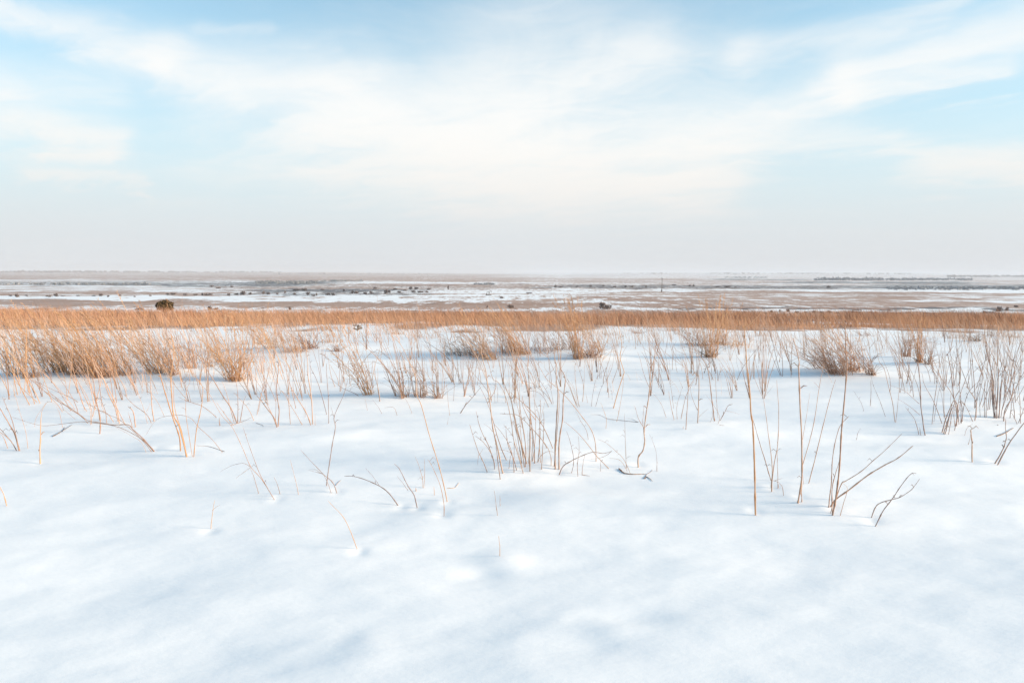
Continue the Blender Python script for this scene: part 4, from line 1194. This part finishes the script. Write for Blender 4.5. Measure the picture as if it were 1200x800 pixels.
# juniper seedling in front of the belt
p_ = hit(419, 388)
s_ = p_[1] / FPX
root = bpy.data.objects.new('juniper_seedling', None); COL.objects.link(root)
root.location = p_
tag(root, 'small dark green juniper seedling with a spiked top in front of the tan belt', 'seedling')
V, F = tube(np.array([[0, 0, -.03], [.0, 0, 5 * s_], [-.3 * s_, 0, 10.5 * s_]]), np.array([.012, .009, .002]), 5)
link('stem', mesh_np('stem', V, F, M_DARK), root)
for i in range(9):
    a = rng.uniform(0, 6.283); L = rng.uniform(3.5, 6.5) * s_ * (1 if i else 1.2)
    z0 = rng.uniform(.8, 6) * s_
    k = 26
    t = rng.uniform(.1, 1, k)
    c_ = np.stack([math.cos(a) * L * t, math.sin(a) * L * t, z0 + L * .35 * t + rng.normal(0, .12 * s_ * 4, k)], -1)
    V, F = ribbons(c_, rng.uniform(.02, .045, k), np.stack([math.cos(a) * .6 + rng.normal(0, .5, k), math.sin(a) * .6 + rng.normal(0, .5, k)], -1), np.zeros(k), np.full(k, .012), 3)
    link('branch', mesh_np('branch', V, F, M_JUN), root)

SHRUBS = []
for i in range(6):
    V, F = leaf_cloud(240, 1.0, 1.0, .62, .17, .85)
    tw = shrub_twigs(.8, 1.0, 7)
    SHRUBS.append((mesh_np('crown', V, F, M_SHRUB, False), mesh_np('twigs', tw[0], tw[1], M_SHRUB)))


def far_shrub(px, py, w, h, label, group):
    p = hit(px, py)
    s = p[1] / FPX
    a, b = random.choice(SHRUBS)
    root = bpy.data.objects.new('far_shrub', None); COL.objects.link(root)
    root.location = p
    root.rotation_euler = (0, 0, rng.uniform(0, 6.28))
    q = rng.uniform(.7, 1.35)
    sc = (1.1 * q * w * s / 1.9, 1.1 * q * w * s / 1.9, 1.3 * rng.uniform(.7, 1.3) * h * s / 1.25)
    o = link('crown', a, root); o.scale = sc
    o = link('twigs', b, root); o.scale = sc
    tag(root, label, 'shrub', group)


ORD = 'first second third fourth fifth sixth seventh eighth ninth tenth eleventh twelfth thirteenth fourteenth fifteenth sixteenth seventeenth eighteenth nineteenth'.split()
ROWS = [
    ('dark shrub in the row along the left snow strip', 'shrubs along the left snow strip',
     [(12, 347, 5, 2), (20, 348, 6, 3), (31, 347, 4, 2), (57, 348, 5, 3), (66, 347.5, 7, 3), (74, 347, 4, 2), (91, 347, 4, 2), (110, 347, 5, 2), (118, 347, 7, 3), (127, 348, 4, 2), (141, 347, 4, 2), (158, 348, 3, 2), (176, 347, 3, 2)]),
    ('dark shrub above the snow strip behind the juniper', 'shrubs above the strip behind the juniper',
     [(196, 345.5, 5, 2.5), (203, 345.5, 6, 3), (217, 346, 5, 3), (229, 346, 5, 2.5), (237, 346, 4, 3), (244, 346, 7, 3), (268, 346.5, 5, 3), (276, 345.5, 5, 2.5), (285, 345.5, 8, 4), (293, 345, 5, 3), (256, 338, 7, 3), (248, 336.5, 5, 2.5), (272, 336.5, 4, 2.5)]),
    ('dark shrub standing on the bright snow flat left of centre', 'shrubs on the snow flat left of centre',
     [(309, 344.5, 7, 3.5), (314, 345, 5, 2.5), (325, 345, 5, 2), (334, 343.5, 3, 3), (345, 345, 4, 3), (361, 346, 5, 4), (367, 347, 4, 3), (371, 346.5, 3, 3), (384, 346, 7, 3), (390, 346, 5, 3), (413, 344, 5, 3), (418, 344, 6, 3.5), (428, 345, 6, 3), (435, 344, 4, 2.5), (347, 340.5, 9, 3), (356, 340.5, 8, 4), (378, 340, 4, 2), (403, 341, 4, 2.5)]),
    ('brown scrubby tree in the thicket left of the open snow field', 'scrub thicket left of the snow field',
     [(452, 344, 5, 4), (456, 343, 4, 3), (463, 339.5, 5, 2), (475, 341, 5, 2), (481, 339, 6, 2.5), (488, 339, 6, 2.5), (493, 343, 7, 3), (500, 342.5, 4, 3), (502, 340, 6, 3), (484, 342.5, 5, 2), (440, 338.5, 6, 2), (468, 343, 5, 2)]),
    ('low dark bush in the row beyond the brow at far right', 'bushes beyond the brow at right',
     [(904, 366, 5, 3), (914, 365, 3, 2), (923, 365.5, 4, 3.5), (933, 366.5, 5, 2.5), (944, 366.5, 4, 2), (954, 366.5, 5, 2), (963, 366.5, 4, 2), (972, 366.5, 7, 2.5), (981, 367, 6, 2), (1002, 366.5, 7, 3), (1021, 367, 7, 2.5), (1053, 368, 8, 2.5), (1064, 367.5, 7, 2.5), (1085, 368.5, 4, 3), (1105, 368, 3, 2), (1133, 368, 4, 2), (1155, 367, 8, 2.2), (1163, 366.5, 6, 2)]),
    ('tiny dark bush along the far snow near the mast', 'bushes near the mast',
     [(651, 337, 5, 3), (657, 337, 4, 2), (676, 336.5, 4, 2), (692, 336, 5, 2), (707, 335.5, 4, 1.8), (720, 336.5, 4, 2), (733, 336.5, 4, 2), (740, 336.5, 4, 2.5), (757, 336.5, 4, 1.6), (790, 334.5, 5, 2), (808, 335.5, 5, 2), (813, 335.5, 4, 2), (840, 336.5, 5, 1.6), (852, 337, 6, 2), (862, 337, 4, 1.5), (971, 337.5, 6, 3)]),
]
for lab, grp, pts in ROWS:
    for i, (px, py, w, h) in enumerate(sorted(pts)):
        far_shrub(px, py, w, h, ORD[i] + ' from left: ' + lab, grp)
far_shrub(598, 361, 11, 4.5, 'black low bush just beyond the brow at centre', None)
far_shrub(711, 362, 9, 4, 'rounded dark bush just beyond the brow, right of centre', None)
far_shrub(706, 361.5, 6, 6, 'bare reddish small tree beside the rounded dark bush', None)
far_shrub(246, 362.5, 8, 3.5, 'dark low bush just right of the juniper, left of its pair', None)
far_shrub(253, 363, 7, 3, 'dark low bush right of the juniper, right of its pair', None)
far_shrub(163, 363, 14, 2.5, 'wide flat greenish scrub at the foot of the snow patch left of the juniper', None)
far_shrub(340, 363, 4, 3, 'single dark bush on a snow patch beyond the brow, left of centre', None)
far_shrub(525, 339, 2.6, 4, 'dark upright tree alone on the upper rim of the snow field', None)
far_shrub(571, 360.5, 3, 2.5, 'lone tiny bush on brown ground left of the black low bush', None)
far_shrub(588, 349.5, 6, 2, 'grey low scrub in the open snow under the dark machine', None)
far_shrub(620, 344, 5, 1.8, 'small grey scrub in the snow field right of the dark machine', None)
far_shrub(1171, 365, 6, 6.5, 'leaning black bush with a raised tip beyond the brow at far right', None)
far_shrub(1180, 364, 6, 4, 'dark bush next to the leaning black bush at far right', None)
far_shrub(1191, 360, 5, 2.5, 'small dark bush above the leaning black bush at far right', None)


def far_woods(px0, px1, py, depth_px, h_m, n, label, m=None):
    """a strip of far woodland that reads as one mass"""
    VV, FF, off = [], [], 0
    for i in range(n):
        px = rng.uniform(px0, px1)
        p = hit(px, py + rng.uniform(-1, 1) * depth_px)
        if p[2] > 200: continue
        H = h_m * rng.uniform(.55, 1.15)
        V, F = leaf_cloud(18, H * 1.0, H * 1.0, H * .55, H * .38, .9)
        VV.append(V + p[None, :]); FF.append(F + off); off += len(V)
    o = link('far_woods', mesh_np('far_woods', np.vstack(VV), np.vstack(FF), m or M_WOOD, False))
    tag(o, label, 'woods', kind='stuff')


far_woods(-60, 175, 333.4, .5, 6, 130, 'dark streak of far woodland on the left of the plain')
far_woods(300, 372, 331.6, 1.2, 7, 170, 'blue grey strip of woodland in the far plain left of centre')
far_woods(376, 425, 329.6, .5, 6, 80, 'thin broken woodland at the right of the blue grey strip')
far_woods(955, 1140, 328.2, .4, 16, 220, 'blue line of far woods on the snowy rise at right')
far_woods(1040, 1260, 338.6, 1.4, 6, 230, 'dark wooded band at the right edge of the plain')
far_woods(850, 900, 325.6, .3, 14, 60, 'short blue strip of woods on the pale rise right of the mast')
far_woods(-60, 330, 319.0, .5, 26, 420, 'blue woods along the skyline at left', M_SHRUB)
far_woods(1110, 1240, 324.3, .4, 24, 200, 'blue woods along the skyline at far right', M_SHRUB)
far_woods(600, 1070, 320.6, .5, 20, 420, 'faint blue woods along the skyline right of centre', M_SHRUB)
far_woods(320, 600, 320.9, .3, 14, 160, 'faintest woods along the skyline at centre', M_SHRUB)
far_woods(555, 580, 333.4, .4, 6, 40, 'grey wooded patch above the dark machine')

# ------------------------------------------------------------------ man made things, tiny on the plain
def beam(P0, P1, r, sides=6):
    P = np.array([P0, (np.array(P0) * .5 + np.array(P1) * .5), P1], float)
    return tube(P, np.array([r, r, r]), sides)


def join(parts):
    VV, FF, off = [], [], 0
    for V, F in parts:
        VV.append(V); FF.append(F + off); off += len(V)
    return np.vstack(VV), np.vstack(FF)


p = hit(775.5, 342)
s = p[1] / FPX
root = bpy.data.objects.new('mast', None); COL.objects.link(root); root.location = p
tag(root, 'tall slender lattice mast with a small head rising from the far snow', 'mast')
H = 15.6 * s
legs = []
for a in range(3):
    x, y = math.cos(a * 2.094), math.sin(a * 2.094)
    legs.append(beam((x * .9, y * .9, 0), (x * .3, y * .3, H), .17))
for k in range(9):
    z0, z1 = H * k / 9, H * (k + 1) / 9
    f0, f1 = .9 - .6 * k / 9, .9 - .6 * (k + 1) / 9
    for a in range(3):
        x, y, x2, y2 = math.cos(a * 2.094), math.sin(a * 2.094), math.cos(a * 2.094 + 2.094), math.sin(a * 2.094 + 2.094)
        legs.append(beam((x * f0, y * f0, z0), (x2 * f1, y2 * f1, z1), .08, 4))
V, F = join(legs); link('lattice', mesh_np('lattice', V, F, M_STEEL), root)
V, F = join([beam((-1.6, 0, H), (1.6, 0, H), .25), beam((-1.3, 0, H - .8), (-1.3, 0, H + 1.2), .3), beam((1.3, 0, H - .8), (1.3, 0, H + 1.2), .3), beam((0, 0, H - .5), (0, 0, H + 2.2), .2)])
link('antenna_head', mesh_np('antenna_head', V, F, M_STEEL), root)
V, F = join([beam((-.9, -.2, -.2), (-.9, -.2, 5.0), .55, 8), beam((.2, .4, -.2), (.2, .4, 3.4), .7, 8)])
link('base_cabinet', mesh_np('base_cabinet', V, F, M_STEEL), root)

p = hit(572.5, 346)
s = p[1] / FPX
root = bpy.data.objects.new('pump_jack', None); COL.objects.link(root); root.location = p
tag(root, 'tiny dark machine with an upright post alone in the open snow field', 'pump jack')
V, F = join([beam((-4.2, 0, .5), (4.2, 0, .5), .55, 8), beam((-4.2, 1.2, .5), (4.2, 1.2, .5), .55, 8)]); link('skid', mesh_np('skid', V, F, M_STEEL), root)
V, F = join([beam((-.2, -.6, .6), (.9, 0, 5.2), .28), beam((2.0, -.6, .6), (.9, 0, 5.2), .28), beam((-.2, 1.6, .6), (.9, .6, 5.2), .28), beam((2.0, 1.6, .6), (.9, .6, 5.2), .28)]); link('post_frame', mesh_np('post_frame', V, F, M_STEEL), root)
V, F = join([beam((-3.0, .3, 4.3), (3.6, .3, 6.0), .32), beam((3.6, .3, 6.3), (3.9, .3, 4.6), .45), beam((3.9, .3, 4.6), (3.9, .3, .3), .06, 4)]); link('walking_beam', mesh_np('walking_beam', V, F, M_STEEL), root)
V, F = join([beam((-2.6, .3, 1.0), (-2.6, .3, 2.6), .9, 8), beam((-2.6, -.4, 2.0), (-2.9, -.4, 4.3), .15, 4)]); link('counterweight', mesh_np('counterweight', V, F, M_STEEL), root)

p = hit(826.5, 340)
root = bpy.data.objects.new('utility_pole', None); COL.objects.link(root); root.location = p
tag(root, 'short dark post with a crossbar on the far snow right of the mast', 'pole')
V, F = beam((0, 0, -.3), (-.5, 0, 4.6), .28); link('post', mesh_np('post', V, F, M_STEEL), root)
V, F = beam((-1.6, 0, 4.0), (1.3, 0, 4.4), .2); link('crossbar', mesh_np('crossbar', V, F, M_STEEL), root)

# ------------------------------------------------------------------ the air
HAZE = 7.5e-5
m = bpy.data.materials.new('haze')
m.use_nodes = True
nt = m.node_tree
for n in list(nt.nodes):
    nt.nodes.remove(n)
out = nt.nodes.new('ShaderNodeOutputMaterial')
pv_ = nt.nodes.new('ShaderNodeVolumePrincipled')
pv_.inputs['Color'].default_value = (.66, .735, .83, 1)
pv_.inputs['Density'].default_value = HAZE
pv_.inputs['Anisotropy'].default_value = 0.0
nt.links.new(pv_.outputs[0], out.inputs['Volume'])
S_, Z0, Z1 = 27000.0, -60.0, 110.0
V = [(x, y, z) for z in (Z0, Z1) for y in (-S_, S_) for x in (-S_, S_)]
F = [(0, 2, 3, 1), (4, 5, 7, 6), (0, 1, 5, 4), (2, 6, 7, 3), (0, 4, 6, 2), (1, 3, 7, 5)]
me = bpy.data.meshes.new('haze')
me.from_pydata(V, [], F)
me.materials.append(m)
tag(link('haze', me), 'pale blue winter haze over the whole plain', 'haze', kind='stuff')
SC.cycles.volume_bounces = 1
SC.cycles.max_bounces = 8
